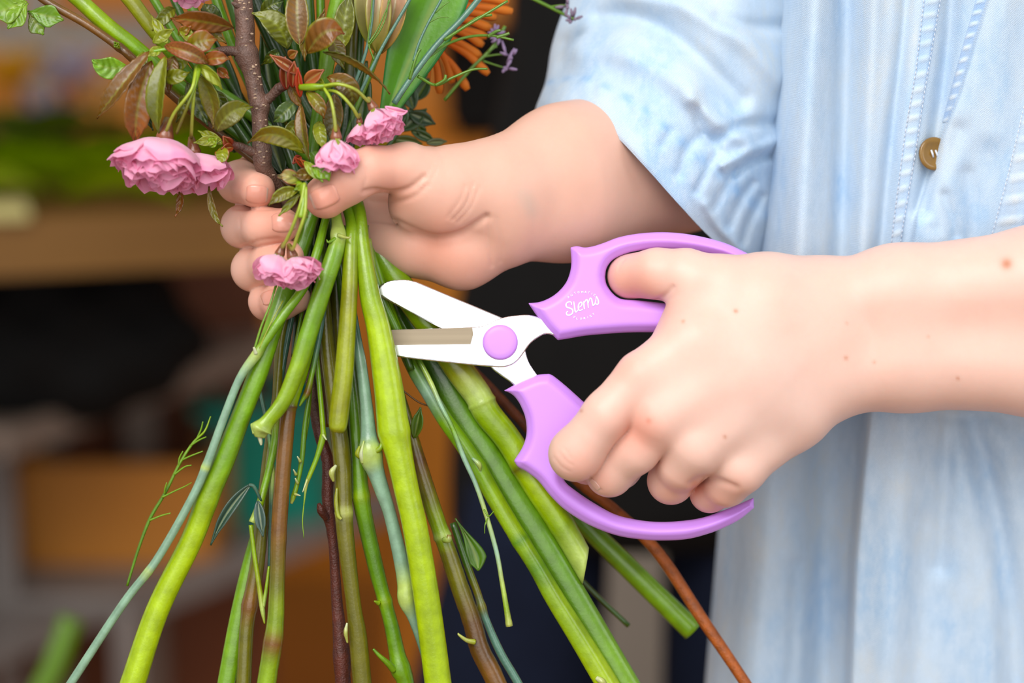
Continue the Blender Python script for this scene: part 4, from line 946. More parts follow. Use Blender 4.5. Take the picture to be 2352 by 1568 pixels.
s8 = stem('twig', 'dark red-brown woody twig with a bud, behind the olive centre stem', [(700, 600, 12, 11, 'bark'), (705, 760, 10, 12, 'bark'), (716, 900, 8, 12, 'bark'), (735, 1000, 7, 13, 'red'), (752, 1060, 6, 13, 'red'), (753, 1160, 6, 13, 'red'), (765, 1248, 8, 11, 'red'), (774, 1380, 9, 13, 'red'), (784, 1500, 9, 18, 'red'), (790, 1600, 10, 18, 'red'), (795, 1720, 10, 17)], mat='bark', nodes=[(5.3, .25, .15), (8.1, .15, .2)], seg=14, jit=.03, cat='twig')
twig(s8, 'bud', [(750, 1190, 3, 8, 'red'), (738, 1172, 0, 10, 'red'), (732, 1156, -1, 4, 'red')], mat='bark')
s9 = stem('flower_stalk', 'slim stem, green above and grey-green below a pale node, crossing to the bottom left corner', [(780, 400, 4, 9, 'mid'), (748, 505, -8, 9.5, 'grn'), (728, 580, -16, 11, 'grn'), (700, 655, -20, 11, 'grn'), (650, 725, -23, 11, 'grn'), (605, 790, -24, 10.5, 'grn'), (588, 815, -24, 12, 'pale'), (550, 870, -24, 9.5, 'blue'), (512, 965, -23, 9.5, 'blue'), (476, 1063, -22, 10, 'blue'), (440, 1145, -21, 9.5, 'blue'), (360, 1285, -19, 9.5, 'blue'), (283, 1386, -17, 10, 'blue'), (163, 1568, -14, 10, 'blue'), (50, 1740, -12, 10)],
     nodes=[(9.1, .12, .08, 'pale'), (11.3, .12, .08, 'pale')], seg=12)
twig(s9, 'thin_shoot', [(634, 655, -22, 3.0, 'grn'), (620, 700, -24, 2.6, 'grn'), (600, 750, -25, 2.6, 'grn'), (585, 800, -25, 3)]); twig(s9, 'thin_shoot', [(650, 690, -22, 1.6, 'yel'), (618, 750, -25, 1.6, 'yel'), (596, 800, -26, 1.6)])
twig(s9, 'torn_fibre', [(588, 812, -26, 5, 'wht'), (583, 797, -27, 2.5, 'wht')])
stem('flower_stalk', 'broad bright green stem running to the bottom edge left of centre', [(740, 420, 4, 14, 'dk'), (712, 510, -4, 16, 'mid'), (688, 580, -8, 19, 'mid'), (660, 660, -12, 20, 'mid'), (625, 760, -16, 20, 'grn'), (595, 850, -18, 21, 'grn'), (556, 950, -18, 21, 'grn'), (515, 1055, -17, 23, 'grn'), (478, 1140, -16, 24, 'yg'), (440, 1240, -14, 24, 'lime'), (362, 1400, -12, 25, 'lime'), (305, 1568, -10, 27, 'lime'), (245, 1750, -8, 27)], nodes=[(8.1, .05, .2)], seg=18, ridges=2, ridge_a=.08, cap='cut')
s11 = stem('flower_stalk', 'thin khaki stem between the two left-leaning green stems', [(700, 560, 6, 9, 'oli2'), (672, 680, 3, 12, 'oli2'), (648, 760, 0, 13, 'oli2'), (640, 850, -2, 12, 'oli2'), (635, 950, -3, 11, 'oli2'), (632, 1010, -4, 10, 'grn'), (622, 1060, -5, 9, 'grn'), (610, 1110, -6, 9, 'grn'), (596, 1160, -8, 9, 'yg'), (580, 1200, -9, 9.5, 'pale')], nodes=[(8.0, .1, .2)], seg=10)
twig(s11, 'forked_shoot', [(576, 1205, -9, 5, 'yg'), (584, 1270, -9, 5.5, 'yg'), (596, 1350, -9, 6, 'yel'), (603, 1400, -9, 6, 'pale'), (608, 1432, -9, 2, 'yel')]); twig(s11, 'forked_shoot', [(604, 1395, -9, 5, 'pale'), (612, 1350, -9, 4.5, 'yg'), (618, 1300, -8, 3)])
BL = lin(62, 88, 72)
leaf(s11, (576, 1112, -12), (484, 1252, -16), 13, BL, lin(40, 72, 50), sag=(-6, -8, 0), fold=.6, veins=0, wpos=.45); leaf(s11, (592, 1150, -12), (604, 1232, -15), 13, lin(80, 105, 95), BL, fold=.5, veins=0); twig(s11, 'petiole', [(600, 1150, -9, 3, 'blu3'), (584, 1118, -12, 4, 'blu2'), (572, 1113, -13, 4, 'blu3')])
stem('flower_stalk', 'olive brown stem with a knotty top joint at the lower left', [(640, 880, 4, 10, 'oli2'), (618, 1040, 3, 14, 'oli2'), (600, 1215, 2, 16, 'oli2'), (590, 1300, 1, 17, 'oli2'), (574, 1390, 0, 18, 'brown'), (566, 1450, 0, 17, 'oli2'), (560, 1568, 0, 17.5, 'oli2'), (552, 1730, 0, 18)], nodes=[(4.0, .14, .2, 'brown')], seg=14, jit=.012)
stem('flower_stalk', 'leaf-green flat stem low at the left behind the knotty olive stem', [(628, 1080, 8, 10, 'mid'), (600, 1200, 7, 16, 'mid'), (575, 1300, 6, 20, 'grn'), (548, 1420, 5, 21, 'grn'), (520, 1568, 4, 21, 'grn'), (492, 1730, 4, 21)], seg=14, flat=.6)
s15 = stem('flower_stalk', 'very thin blue-green shoot with a nodding leaf, far left of the cluster', [(585, 850, 0, 4, 'blu3'), (600, 910, -1, 4.5, 'blu2'), (615, 980, -2, 5, 'blu2'), (622, 1040, -3, 5, 'grn'), (625, 1085, -4, 6.5, 'pale'), (624, 1160, -2, 7, 'blu3'), (622, 1240, 0, 6, 'blu3'), (618, 1330, 2, 5, 'blu3')], seg=8)
stem('flower_stalk', 'dark bluish grass-like stem between the khaki and bent green stems', [(690, 640, 2, 5, 'blu3'), (668, 740, -1, 7, 'blu3'), (652, 830, -2, 7, 'blu3'), (642, 900, -2, 6, 'blu3'), (634, 1000, -1, 4, 'blu3')], seg=8)
stem('flower_stalk', 'thin green stem hugging the bent green stem on its left', [(700, 680, 0, 4, 'mid'), (682, 780, -3, 4.5, 'grn'), (664, 880, -6, 4.5, 'grn'), (655, 960, -6, 4)], seg=8)
s17 = stem('flower_stalk', 'fine blue-green stem with a brown-tipped node, centre', [(752, 660, -6, 6, 'blu3'), (742, 720, -10, 7, 'blu2'), (730, 790, -13, 7, 'blu2'), (716, 860, -15, 6, 'grn'), (706, 900, -15, 8, 'brown'), (697, 915, -15, 5, 'grn'), (688, 932, -15, 2, 'yg')], seg=8)
s17b = stem('flower_stalk', 'fine green stem with torn bracts ending above the teal tub', [(712, 900, -10, 5, 'mid'), (700, 980, -10, 6, 'mid'), (694, 1050, -10, 6, 'mid'), (684, 1105, -10, 5.5, 'grn'), (674, 1140, -10, 6, 'yg'), (669, 1156, -10, 3, 'cut')], seg=8)
for a in (((690, 1060), (683, 1048)), ((680, 1090), (674, 1078)), ((676, 1134), (690, 1138)), ((684, 1110), (678, 1098))): twig(s17b, 'bract', [(*a[0], -12, 4, 'yel'), (*a[1], -14, 1.2, 'wht')])
twig(s17b, 'thin_shoot', [(716, 850, -8, 4, 'mid'), (712, 900, -9, 5, 'mid'), (708, 960, -9, 4, 'mid'), (700, 1010, -9, 4, 'mid')])
s18 = stem('flower_stalk', 'thin light green stem with a kinked node and hair-fine tail, centre', [(722, 720, -4, 5, 'mid'), (728, 820, -8, 5.5, 'grn'), (735, 900, -10, 6, 'grn'), (742, 985, -12, 6.5, 'yg'), (741, 1005, -12, 8, 'yg'), (728, 1050, -12, 6, 'grn'), (712, 1090, -12, 5.5, 'yg'), (704, 1112, -12, 4, 'cut'), (699, 1150, -12, 1.8, 'yg'), (695, 1195, -12, 1.3, 'yg'), (698, 1235, -12, .9, 'mid')], seg=8)
twig(s18, 'bract', [(742, 998, -14, 4, 'pale'), (750, 1010, -16, 1.2, 'wht')]); twig(s18, 'bract', [(706, 1100, -14, 3, 'cut'), (695, 1130, -16, 1, 'wht')])
# --- right-hand group, behind the blades
s20 = stem('flower_stalk', 'chunky yellow-green stem cut at a slant below the lower lilac handle', [(845, 540, 16, 20, 'yg'), (878, 595, 14, 27, 'grn'), (930, 670, 13, 30, 'yg'), (990, 755, 13, 30, 'yg'), (1056, 850, 13, 33, 'olive'), (1098, 908, 12, 32, 'pale'), (1120, 950, 12, 32, 'yg'), (1168, 1010, 12, 31, 'yg'), (1230, 1110, 12, 32, 'lime'), (1290, 1205, 12, 30, 'yg'), (1345, 1300, 12, 28, 'pale')], nodes=[(5.4, .08, .1), (7.6, .07, .1, 'oli2'), (9.0, .04, .1)], seg=18, cap='cut', res=10)
# slant the cut end
me = s20.data; end = np.array(P(1345, 1300, 12)); ax = (np.array(P(1345, 1300, 12)) - np.array(P(1290, 1205, 12))); ax /= np.linalg.norm(ax); o_ = np.array(s20.location)
for v in me.vertices:
    w_ = np.array(v.co) + o_; t = (w_ - end) @ ax
    if t > -.012:
        side = (w_ - end) @ (-RX * .8 - UP * .5); v.co = Vector(w_ + ax * (side * 1.25 * min(1, (t + .012) / .012)) - o_)
s21 = stem('flower_stalk', 'long ribbed green stem along the left edge of the wide dark green stem', [(838, 520, 12, 14, 'grn'), (870, 640, 11, 15, 'grn'), (905, 745, 11, 14, 'grn'), (949, 844, 10, 17, 'mid'), (985, 905, 9, 17, 'blue'), (1022, 965, 8, 18, 'grn'), (1062, 1020, 7, 19, 'grn'), (1096, 1074, 6, 20, 'grn'), (1145, 1160, 5, 20, 'yg'), (1194, 1241, 4, 20, 'yg'), (1234, 1305, 4, 20, 'mid'), (1272, 1372, 4, 22, 'yg'), (1330, 1465, 4, 24, 'yg'), (1392, 1568, 4, 26, 'lime'), (1470, 1700, 4, 26)], nodes=[(7.0, .12, .15), (9.0, .08, .15, 'mid')], seg=16, ridges=5, ridge_a=.06)
twig(s21, 'bark_scar', [(1085, 1052, 1, 3, 'blue'), (1100, 1066, 0, 6, 'pale'), (1103, 1080, 1, 2, 'pale')]); twig(s21, 'bark_scar', [(1370, 1556, -1, 5, 'wht'), (1384, 1566, -2, 8, 'cut'), (1390, 1580, -1, 3)])
stem('flower_stalk', 'wide dark green flattened stem running down to the bottom right of the cluster', [(870, 560, 22, 20, 'mid'), (930, 700, 20, 24, 'dk'), (1010, 860, 18, 30, 'dk'), (1060, 960, 16, 33, 'mid'), (1130, 1065, 14, 33, 'mid'), (1240, 1240, 12, 33, 'mid'), (1325, 1385, 12, 34, 'mid'), (1430, 1568, 12, 36, 'grn'), (1520, 1720, 12, 36)], seg=16, flat=.55)
stem('flower_stalk', 'mid green stem seen only between the open blades', [(880, 640, 24, 14, 'mid'), (915, 720, 22, 16, 'mid'), (960, 800, 20, 16, 'mid'), (1010, 890, 20, 16, 'mid'), (1060, 980, 20, 14, 'dk')], seg=12)
stem('flower_stalk', 'slim green stem beside the lime stem, reaching the upper blade tip', [(846, 548, 4, 7, 'pale'), (858, 620, 4, 9, 'grn'), (884, 700, 5, 11, 'mid'), (915, 770, 6, 11, 'mid'), (945, 850, 7, 9, 'dk')], seg=10)
s23 = stem('flower_stalk', 'pale thin tendril stem ending in a ragged tip over the navy jeans', [(948, 800, 6, 5, 'mid'), (964, 829, 5, 6, 'mid'), (990, 880, 2, 6, 'pale'), (1013, 932, -1, 5.5, 'blue'), (1040, 985, -3, 5.5, 'grn'), (1065, 1050, -4, 6, 'blue'), (1092, 1110, -5, 5.5, 'blue'), (1115, 1177, -6, 5.5, 'pale'), (1140, 1265, -7, 5.5, 'blue'), (1152, 1330, -8, 5.5, 'pale'), (1163, 1395, -8, 6.5, 'yg'), (1170, 1438, -8, 8, 'cut')], seg=8, nodes=[(10.8, .1, .1)], cap='wht')
twig(s23, 'tendril', [(1112, 1170, -7, 2, 'grn'), (1122, 1185, -9, 1.6, 'grn'), (1134, 1174, -10, 1, 'grn')]); twig(s23, 'tendril', [(1120, 1190, -7, 1.6, 'grn'), (1114, 1205, -9, 1.2, 'grn'), (1113, 1225, -9, .8, 'grn')])
s24 = stem('flower_stalk', 'olive stem turning brown with buds, right of the thickest lime stem', [(912, 880, 8, 10, 'dkk'), (944, 1000, 6, 16, 'oli2'), (960, 1060, 5, 19, 'brn2'), (985, 1140, 3, 20, 'oli2'), (1014, 1225, 2, 19, 'yg'), (1030, 1270, 2, 20, 'oli2'), (1055, 1345, 2, 21, 'oli2'), (1085, 1430, 2, 22, 'brn2'), (1102, 1490, 2, 23, 'brn2'), (1140, 1568, 2, 23, 'brown'), (1190, 1700, 2, 22)], nodes=[(4.1, .15, .12, 'pale')], seg=14, jit=.012)
leaf(s24, (952, 1005, 2), (966, 935, 0), 14, lin(95, 120, 20), lin(60, 95, 20), fold=.5, veins=0); twig(s24, 'bud_scale', [(1090, 1474, -3, 7, 'yel'), (1072, 1470, -5, 5, 'cut'), (1055, 1458, -6, 3, 'cut'), (1052, 1453, -6, 1)])
twig(s24, 'bud', [(1020, 1240, -3, 7, 'yg'), (1030, 1238, -5, 8, 'pale'), (1032, 1228, -5, 5, 'brown')])
s25 = stem('flower_stalk', 'thin bluish stem with a green leaf flap at the bottom right of the brown stem', [(1040, 1200, 10, 8, 'dk'), (1070, 1290, 9, 9, 'dk'), (1096, 1360, 8, 9, 'oli2'), (1115, 1420, 7, 9, 'blu2'), (1150, 1500, 7, 10, 'blu2'), (1196, 1580, 7, 10, 'blu2'), (1250, 1700, 7, 10)], nodes=[(2.6, .3, .2, 'oli2')], seg=10)
leaf(s25, (1046, 1190, 12), (1098, 1310, 10), 24, lin(70, 110, 10), lin(85, 125, 12), fold=.2, veins=0, sag=(14, 10, 0), wpos=.7)
stem('flower_stalk', 'straight blurred green stem with a square cut end, lower right', [(1080, 880, 60, 14, 'dk'), (1200, 1050, 58, 17, 'dk'), (1321, 1182, 56, 21, 'mid'), (1430, 1290, 56, 24, 'grn'), (1520, 1378, 56, 25, 'grn'), (1592, 1448, 56, 26, 'grn')], seg=14, cap='mid')
stem('flower_stalk', 'thin dark green blurred stem below the slant-cut stem', [(1100, 1010, 50, 5, 'dkk'), (1238, 1216, 50, 5, 'dkk'), (1344, 1340, 50, 5.5, 'dk'), (1444, 1437, 50, 6, 'dk')], seg=8)
stem('twig', 'long orange-brown twig crossing behind the lilac handle to the bottom right', [(1000, 770, 60, 8, 'rust'), (1086, 850, 58, 10, 'rust'), (1170, 937, 56, 11, 'rust'), (1260, 1035, 54, 11, 'rust'), (1336, 1113, 50, 12, 'orange'), (1414, 1172, 46, 12, 'orange'), (1512, 1270, 42, 14, 'orange'), (1610, 1417, 36, 14, 'orange'), (1700, 1550, 32, 13, 'orange'), (1790, 1690, 30, 13)], cat='twig', mat='bark', seg=12)
stem('twig', 'hair-thin brown tendril crossing the orange gap right of the lime stem', [(880, 860, 10, 2, 'brn2'), (930, 900, 8, 2, 'brn2'), (965, 925, 8, 2, 'brn2'), (1000, 935, 10, 2, 'brn2')], seg=6, cat='twig')
# --- stems behind, seen as slivers between the front ones
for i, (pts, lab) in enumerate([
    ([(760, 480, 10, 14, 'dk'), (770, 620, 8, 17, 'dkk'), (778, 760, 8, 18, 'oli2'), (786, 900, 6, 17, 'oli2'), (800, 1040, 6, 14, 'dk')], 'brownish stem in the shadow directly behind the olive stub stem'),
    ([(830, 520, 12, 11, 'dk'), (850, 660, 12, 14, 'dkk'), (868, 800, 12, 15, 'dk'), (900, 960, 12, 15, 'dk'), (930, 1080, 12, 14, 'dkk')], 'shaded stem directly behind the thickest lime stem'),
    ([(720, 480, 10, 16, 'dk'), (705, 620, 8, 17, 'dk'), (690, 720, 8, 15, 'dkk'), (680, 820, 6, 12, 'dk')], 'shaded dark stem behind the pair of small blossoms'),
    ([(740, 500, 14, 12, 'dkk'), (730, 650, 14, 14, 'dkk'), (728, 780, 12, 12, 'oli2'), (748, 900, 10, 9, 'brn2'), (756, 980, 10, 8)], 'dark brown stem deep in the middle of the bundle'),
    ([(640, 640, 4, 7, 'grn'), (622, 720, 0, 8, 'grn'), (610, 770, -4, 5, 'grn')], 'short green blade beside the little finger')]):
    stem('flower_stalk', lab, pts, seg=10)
# fine branched shoot standing off at the left
sp = stem('grass_sprig', 'fine branched seed-head sprig standing off left of the slim stem', [(292, 1345, -14, 3, 'mid'), (318, 1260, -16, 3.5, 'mid'), (345, 1190, -17, 4, 'mid'), (380, 1130, -18, 3.8, 'mid'), (415, 1060, -19, 3.5, 'grn'), (445, 1015, -19, 3, 'grn'), (470, 990, -20, 2.4, 'yg'), (484, 956, -20, 1.5, 'yg')], seg=6, cat='sprig')
for pts in ([(378, 1133), (379, 1122), (383, 1108)], [(372, 1142), (400, 1128), (424, 1117), (440, 1108)], [(343, 1195), (370, 1184), (392, 1178)], [(410, 1070), (412, 1052), (420, 1036)], [(418, 1056), (440, 1046), (466, 1036)], [(436, 1024), (458, 1010), (474, 1003)], [(452, 1008), (462, 985), (466, 968)], [(400, 1090), (424, 1072), (440, 1068)]):
    twig(sp, 'sprig_branch', [(x, y, -19 - i, max(.9, 2.4 - .5 * i), 'grn') for i, (x, y) in enumerate(pts)])
# ================================================================== CHERRY BRANCH with leaves and double blossoms
BR = lin(142, 92, 24); BR2 = lin(128, 90, 12); OL = lin(138, 140, 10); OLD = lin(98, 104, 10); BRO = lin(165, 92, 24); YG = lin(165, 175, 30); BG = lin(135, 180, 25); REDE = lin(170, 70, 25); GG = lin(95, 115, 60); DG = lin(48, 78, 20)
branch = empty('cherry_branch', P(600, 430, -4), 'knobbly brown cherry branch with bronze leaves and pink double blossoms', 'branch')
def bark_tube(name, pts, parent, seg=20, jit=.014):
    o = stem(name, None, pts, mat='bark', seg=seg, parent=parent, jit=jit, res=10); return o
bk = lin(112, 80, 66); bk2 = lin(92, 62, 50)
bark_tube('wood', [(540, -160, -6, 24, bk), (556, -60, -6, 22, bk), (558, 0, -6, 22, bk), (563, 60, -7, 22), (563, 100, -7, 23), (566, 125, -8, 29), (578, 165, -8, 21), (588, 215, -8, 20), (597, 240, -8, 24), (597, 270, -8, 19), (599, 320, -8, 20), (602, 350, -8, 23), (605, 381, -7, 20), (625, 412, -2, 16), (650, 450, 4, 12), (668, 520, 10, 10)], branch)
spur = [([(575, 128, -8, 17, bk), (545, 120, -10, 12), (515, 116, -12, 11, bk2), (488, 122, -13, 8, bk2)]), ([(600, 238, -8, 14, bk), (622, 222, -10, 11), (642, 202, -12, 12, bk2), (660, 194, -14, 10, lin(110, 50, 35)), (668, 180, -15, 7)]), ([(598, 352, -8, 13, bk), (572, 345, -10, 10), (548, 335, -12, 9, bk2), (524, 332, -14, 8, lin(120, 45, 25))]), ([(560, 20, -8, 10, bk), (540, 10, -10, 6), (532, 6, -10, 2)])]
for s in spur: bark_tube('spur', s, branch, 12, .06)
m = MB(); rg = np.random.default_rng(5)   # pale raised corky dots
for k in range(46):
    y = rg.uniform(0, 405); cxs = np.interp(y, [0, 125, 165, 240, 350, 405], [558, 566, 578, 597, 602, 622]); x = cxs + rg.uniform(-15, 16); dz = -8 - 4.6 * math.sqrt(max(0, 1 - ((x - cxs) / 22) ** 2)) - .15
    w = rg.uniform(2.2, 5); h = rg.uniform(1.4, 2.6); V = [(P(x, y, dz - .5))]
    for q in range(6): V.append(P(x + w * math.cos(q * 1.047), y + h * math.sin(q * 1.047), dz + .1))
    m.add(V, [(0, 1 + q, 1 + (q + 1) % 6) for q in range(6)], np.repeat(np.array(lin(180, 150, 122))[None], 7, 0))
tag(m.build('corky_dots', M['bark'], branch), kind='stuff')
def lf(*a, **k): return leaf(branch, *a, **k)
# upper left cluster
lf((345, 118, -26), (224, 272, -22), 24, BR, BR2, sag=(-14, 14, -6), fold=.5, veins=9, vein_a=.0007, roll=.4, edge=lin(150, 100, 40))
lf((348, 140, -24), (313, 336, -20), 33, BR, BRO, sag=(-14, 8, -6), fold=.35, veins=9, vein_a=.0009, roll=-.3)
lf((381, 130, -28), (366, 308, -26), 27, OL, OLD, sag=(-10, 4, -5), fold=.5, veins=8, roll=.5)
lf((352, 150, -20), (352, 300, -18), 22, OLD, DG, sag=(-18, 4, 0), fold=.4, veins=8)
lf((292, 152, -14), (212, 137, -18), 26, BG, lin(120, 170, 20), sag=(-4, 12, 0), fold=.25, veins=5, name='leaf', acu=0)
lf((537, 64, -16), (392, 42, -20), 27, lin(115, 72, 14), BRO, sag=(0, -4, -4), fold=.2, veins=8, roll=-.5, wpos=.5)
lf((424, 112, -26), (498, 92, -26), 26, OL, BRO, sag=(0, -6, -3), fold=.3, veins=5, edge=REDE, wpos=.55)
lf((378, 106, -27), (484, 150, -28), 20, BRO, BR, sag=(6, -6, -5), fold=.4, veins=12, vein_a=.0009, edge=REDE)
lf((372, 178, -25), (436, 166, -26), 18, OL, OL, fold=.3, veins=4, sag=(0, 4, -2))
lf((452, 148, -27), (510, 206, -28), 15, YG, YG, fold=.5, veins=3, sag=(8, -4, -2), roll=.5); lf((470, 140, -26), (527, 136, -28), 17, BRO, lin(175, 110, 50), fold=.5, veins=3, edge=REDE, sag=(0, -4, -3)); lf((500, 158, -24), (526, 180, -25), 12, BRO, BRO, fold=.4, veins=2, edge=REDE)
lf((456, 170, -20), (490, 296, -16), 24, OL, BR2, sag=(14, 0, 0), fold=.3, veins=7, roll=.4); lf((430, 190, -16), (478, 290, -12), 22, OLD, DG, fold=.3, veins=6)
lf((352, 98, -24), (400, 66, -26), 14, YG, OL, fold=.4, veins=3); lf((385, 100, -26), (348, 36, -20), 12, YG, OL, fold=.4, veins=3); lf((410, 80, -22), (440, 60, -24), 12, OL, BRO, fold=.4, veins=3, edge=REDE)
lf((370, 110, -26), (340, 130, -28), 12, YG, YG, fold=.4, veins=3); lf((430, 120, -24), (400, 170, -22), 16, OL, YG, fold=.4, veins=4)
twig(branch, 'leaf_stalk', [(500, 118, -14, 5, 'oli2'), (450, 118, -20, 5, 'grn'), (400, 112, -26, 5, 'grn'), (350, 118, -27, 4, 'grn')])
# right of the wood
lf((660, 112, -6), (576, 30, -8), 30, OLD, OL, sag=(16, -14, -2), fold=.2, veins=7, roll=.3)
lf((689, 104, -18), (684, -40, -14), 28, BR, BR2, sag=(-4, 0, -2), fold=.3, veins=11, vein_a=.0009, edge=lin(150, 150, 40))
lf((706, 122, -20), (790, 78, -24), 34, BR2, BRO, sag=(0, -26, -6), fold=.25, veins=7, edge=OL)
lf((742, 119, -24), (896, 216, -28), 16, OLD, BRO, sag=(10, -22, -6), fold=.5, veins=10, roll=.9, curl=.6, nv=22); lf((790, 110, -4), (806, -20, -4), 24, OL, OLD, sag=(-6, 0, 0), fold=.35, veins=7)
lf((714, 100, -16), (745, 20, -12), 14, OL, BR, fold=.5, veins=6, roll=.7)
lf((704, 212, -22), (744, 272, -24), 16, OL, BR, sag=(8, -2, -3), fold=.4, veins=5, edge=BRO); lf((680, 232, -10), (629, 280, -10), 20, GG, lin(80, 110, 40), sag=(-2, 4, -3), fold=.35, veins=5)
lf((692, 240, -18), (712, 370, -20), 17, BR, OLD, sag=(-6, 0, -3), fold=.4, veins=8, roll=.5); lf((665, 190, -16), (694, 250, -14), 14, BR2, BR, fold=.4, veins=4, roll=.5)
lf((700, 352, -20), (569, 328, -18), 23, OL, BR2, sag=(0, -30, -5), fold=.25, veins=8, roll=-.3); lf((497, 302, -20), (580, 246, -18), 26, lin(105, 95, 15), OL, sag=(-6, -16, -4), fold=.3, veins=8, roll=.2)
lf((752, 178, -22), (806, 250, -18), 24, BR, OLD, sag=(22, -12, -5), fold=.25, veins=8, vein_a=.0007); lf((770, 215, -12), (760, 330, -10), 24, BR2, OLD, fold=.3, veins=8); lf((720, 175, -20), (748, 210, -24), 12, YG, YG, fold=.4, veins=3)
for a, b, w, c, c2 in (((420, 60, -18), (455, 112, -22), 14, OL, YG), ((400, 20, -14), (350, 70, -18), 16, OLD, OL), ((470, 60, -12), (520, 100, -14), 18, OL, BR2), ((330, 120, -18), (300, 200, -18), 16, OL, OLD), ((400, 130, -24), (388, 215, -22), 18, BR2, BR),
    ((600, 30, -4), (650, 5, -4), 18, OLD, DG), ((640, 120, -6), (600, 150, -2), 14, DG, OLD), ((720, 60, -12), (700, 140, -16), 16, OL, BR), ((765, 90, -14), (790, 160, -16), 20, BR2, OLD), ((690, 280, -14), (660, 330, -14), 16, OLD, OL), ((735, 280, -14), (750, 350, -18), 16, OL, YG), ((510, 60, -2), (470, 10, -2), 20, DG, OLD), ((500, 210, -8), (535, 290, -6), 18, OLD, DG), ((420, 220, -10), (405, 280, -10), 14, OL, OLD)):
    lf(a, b, w, c, c2, fold=.35, veins=6, roll=.3 * math.sin(a[0]), sag=(8 * math.cos(a[1]), -6, -3))
# bud scales, glossy red
for a, b, w, c in (((658, 205, -18), (655, 130, -22), 15, lin(120, 28, 12)), ((672, 200, -20), (676, 140, -24), 14, lin(150, 40, 15)), ((690, 222, -20), (684, 155, -26), 9, lin(190, 60, 25)), ((700, 190, -22), (745, 160, -26), 16, lin(185, 105, 50)), ((690, 170, -22), (620, 126, -22), 14, lin(130, 60, 22)), ((664, 130, -20), (684, 118, -22), 12, lin(150, 90, 25)),
                   ((530, 334, -16), (512, 312, -20), 13, lin(125, 30, 14)), ((534, 338, -16), (508, 342, -20), 11, lin(140, 60, 20)), ((690, 360, -18), (672, 376, -22), 9, lin(150, 50, 20)), ((700, 385, -20), (676, 360, -24), 6, lin(165, 60, 25)), ((718, 392, -20), (690, 366, -24), 7, lin(175, 85, 30))):
    lf(a, b, w, c, lin(165, 85, 40) if w > 12 else c, name='bud_scale', fold=.7, veins=0)
# lower left little leaves by the spur and blossom
lf((508, 320, -18), (444, 328, -20), 12, YG, OL, fold=.4, veins=4); lf((512, 330, -18), (455, 300, -16), 13, OL, YG, fold=.4, veins=4); lf((508, 340, -18), (500, 376, -22), 17, OL, YG, fold=.3, veins=4, edge=REDE, sag=(6, 0, -2)); lf((480, 335, -18), (500, 318, -20), 12, BG, YG, fold=.4, veins=3)
lf((413, 436, -14), (402, 498, -16), 9, lin(130, 85, 20), BRO, sag=(6, 2, 0), fold=.6, veins=4); lf((480, 428, -16), (512, 520, -18), 9, BR2, OL, sag=(-6, 12, 0), fold=.6, veins=5)
# at the thumb
lf((690, 420, -32), (645, 402, -33), 17, YG, lin(190, 160, 110), sag=(-4, -6, -2), fold=.45, veins=3, edge=REDE); lf((722, 400, -33), (672, 402, -35), 15, BR2, lin(120, 90, 20), fold=.5, veins=4); lf((718, 385, -36), (756, 415, -37), 18, BG, BG, fold=.4, veins=3, sag=(6, -4, -1)); lf((700, 372, -34), (742, 418, -38), 12, YG, BG, fold=.4, veins=3)
lf((684, 438, -34), (617, 472, -35), 15, OL, lin(125, 105, 20), fold=.5, veins=6, edge=YG, sag=(-2, -8, -1)); lf((688, 446, -33), (640, 496, -32), 9, OL, YG, fold=.4, veins=3); lf((694, 470, -34), (706, 500, -35), 7, YG, OL, fold=.4, veins=2); lf((700, 425, -35), (676, 436, -36), 9, YG, BG, fold=.4, veins=2)
twig(branch, 'leaf_stalk', [(640, 405, -12, 6, 'bark'), (665, 412, -26, 6, 'grn'), (690, 425, -34, 8, 'yg'), (697, 445, -36, 8, 'yg')])

# --- blossoms
def petal_variant(seed, a0, a1, L=1.0, Wd=.5, cup=.35, ruf=.06, nv=12, nu=15):
    r_ = np.random.default_rng(seed); V = []; C = []; T = np.linspace(0, 1, nv); U = np.linspace(-1, 1, nu); x = z = 0; pr = []
    for i, t in enumerate(T):
        ph = a0 + (a1 - a0) * t ** 1.4; pr.append((x, z, ph)); x += math.sin(ph) / nv * L; z += math.cos(ph) / nv * L
    p1, p2 = r_.uniform(0, 6, 2)
    for u in U:
        lim = 1 - .10 * math.exp(-(u / .16) ** 2) - .30 * abs(u) ** 3 + r_.normal(0, .02)
        for i, t in enumerate(T):
            tt = t * lim; q = tt * (nv - 1); k = min(int(q), nv - 2); f = q - k
            x_ = pr[k][0] * (1 - f) + pr[k + 1][0] * f; z_ = pr[k][1] * (1 - f) + pr[k + 1][1] * f; ph = pr[k][2]
            w = Wd * (.18 + .82 * math.sin(min(1, t * 1.15) * math.pi / 2) ** 1.1)
            n_ = -cup * u * u * w + ruf * t * t * math.sin(4.2 * u + p1) + ruf * .6 * t * math.sin(7 * t + 3 * u + p2)
            V.append((x_ + math.cos(ph) * n_, u * w, z_ - math.sin(ph) * n_))
            c = np.array(lin(255, 212, 230)) * (1 - t) + np.array(lin(255, 188, 214)) * t
            if t > .85: c = c * np.array((.93, .80, .88))
            if abs(u) < .15: c = c * np.array((.97, .84, .92))
            C.append(c)
    Fc = [(i * nv + j, (i + 1) * nv + j, (i + 1) * nv + j + 1, i * nv + j + 1) for i in range(nu - 1) for j in range(nv - 1)]
    me = bpy.data.meshes.new('petal'); me.from_pydata(V, [], Fc); me.polygons.foreach_set('use_smooth', [True] * len(Fc))
    a = me.color_attributes.new('Col', 'FLOAT_COLOR', 'POINT'); cc = np.ones((len(V), 4), np.float32); cc[:, :3] = C; a.data.foreach_set('color', cc.ravel()); me.materials.append(M['petal']); return me
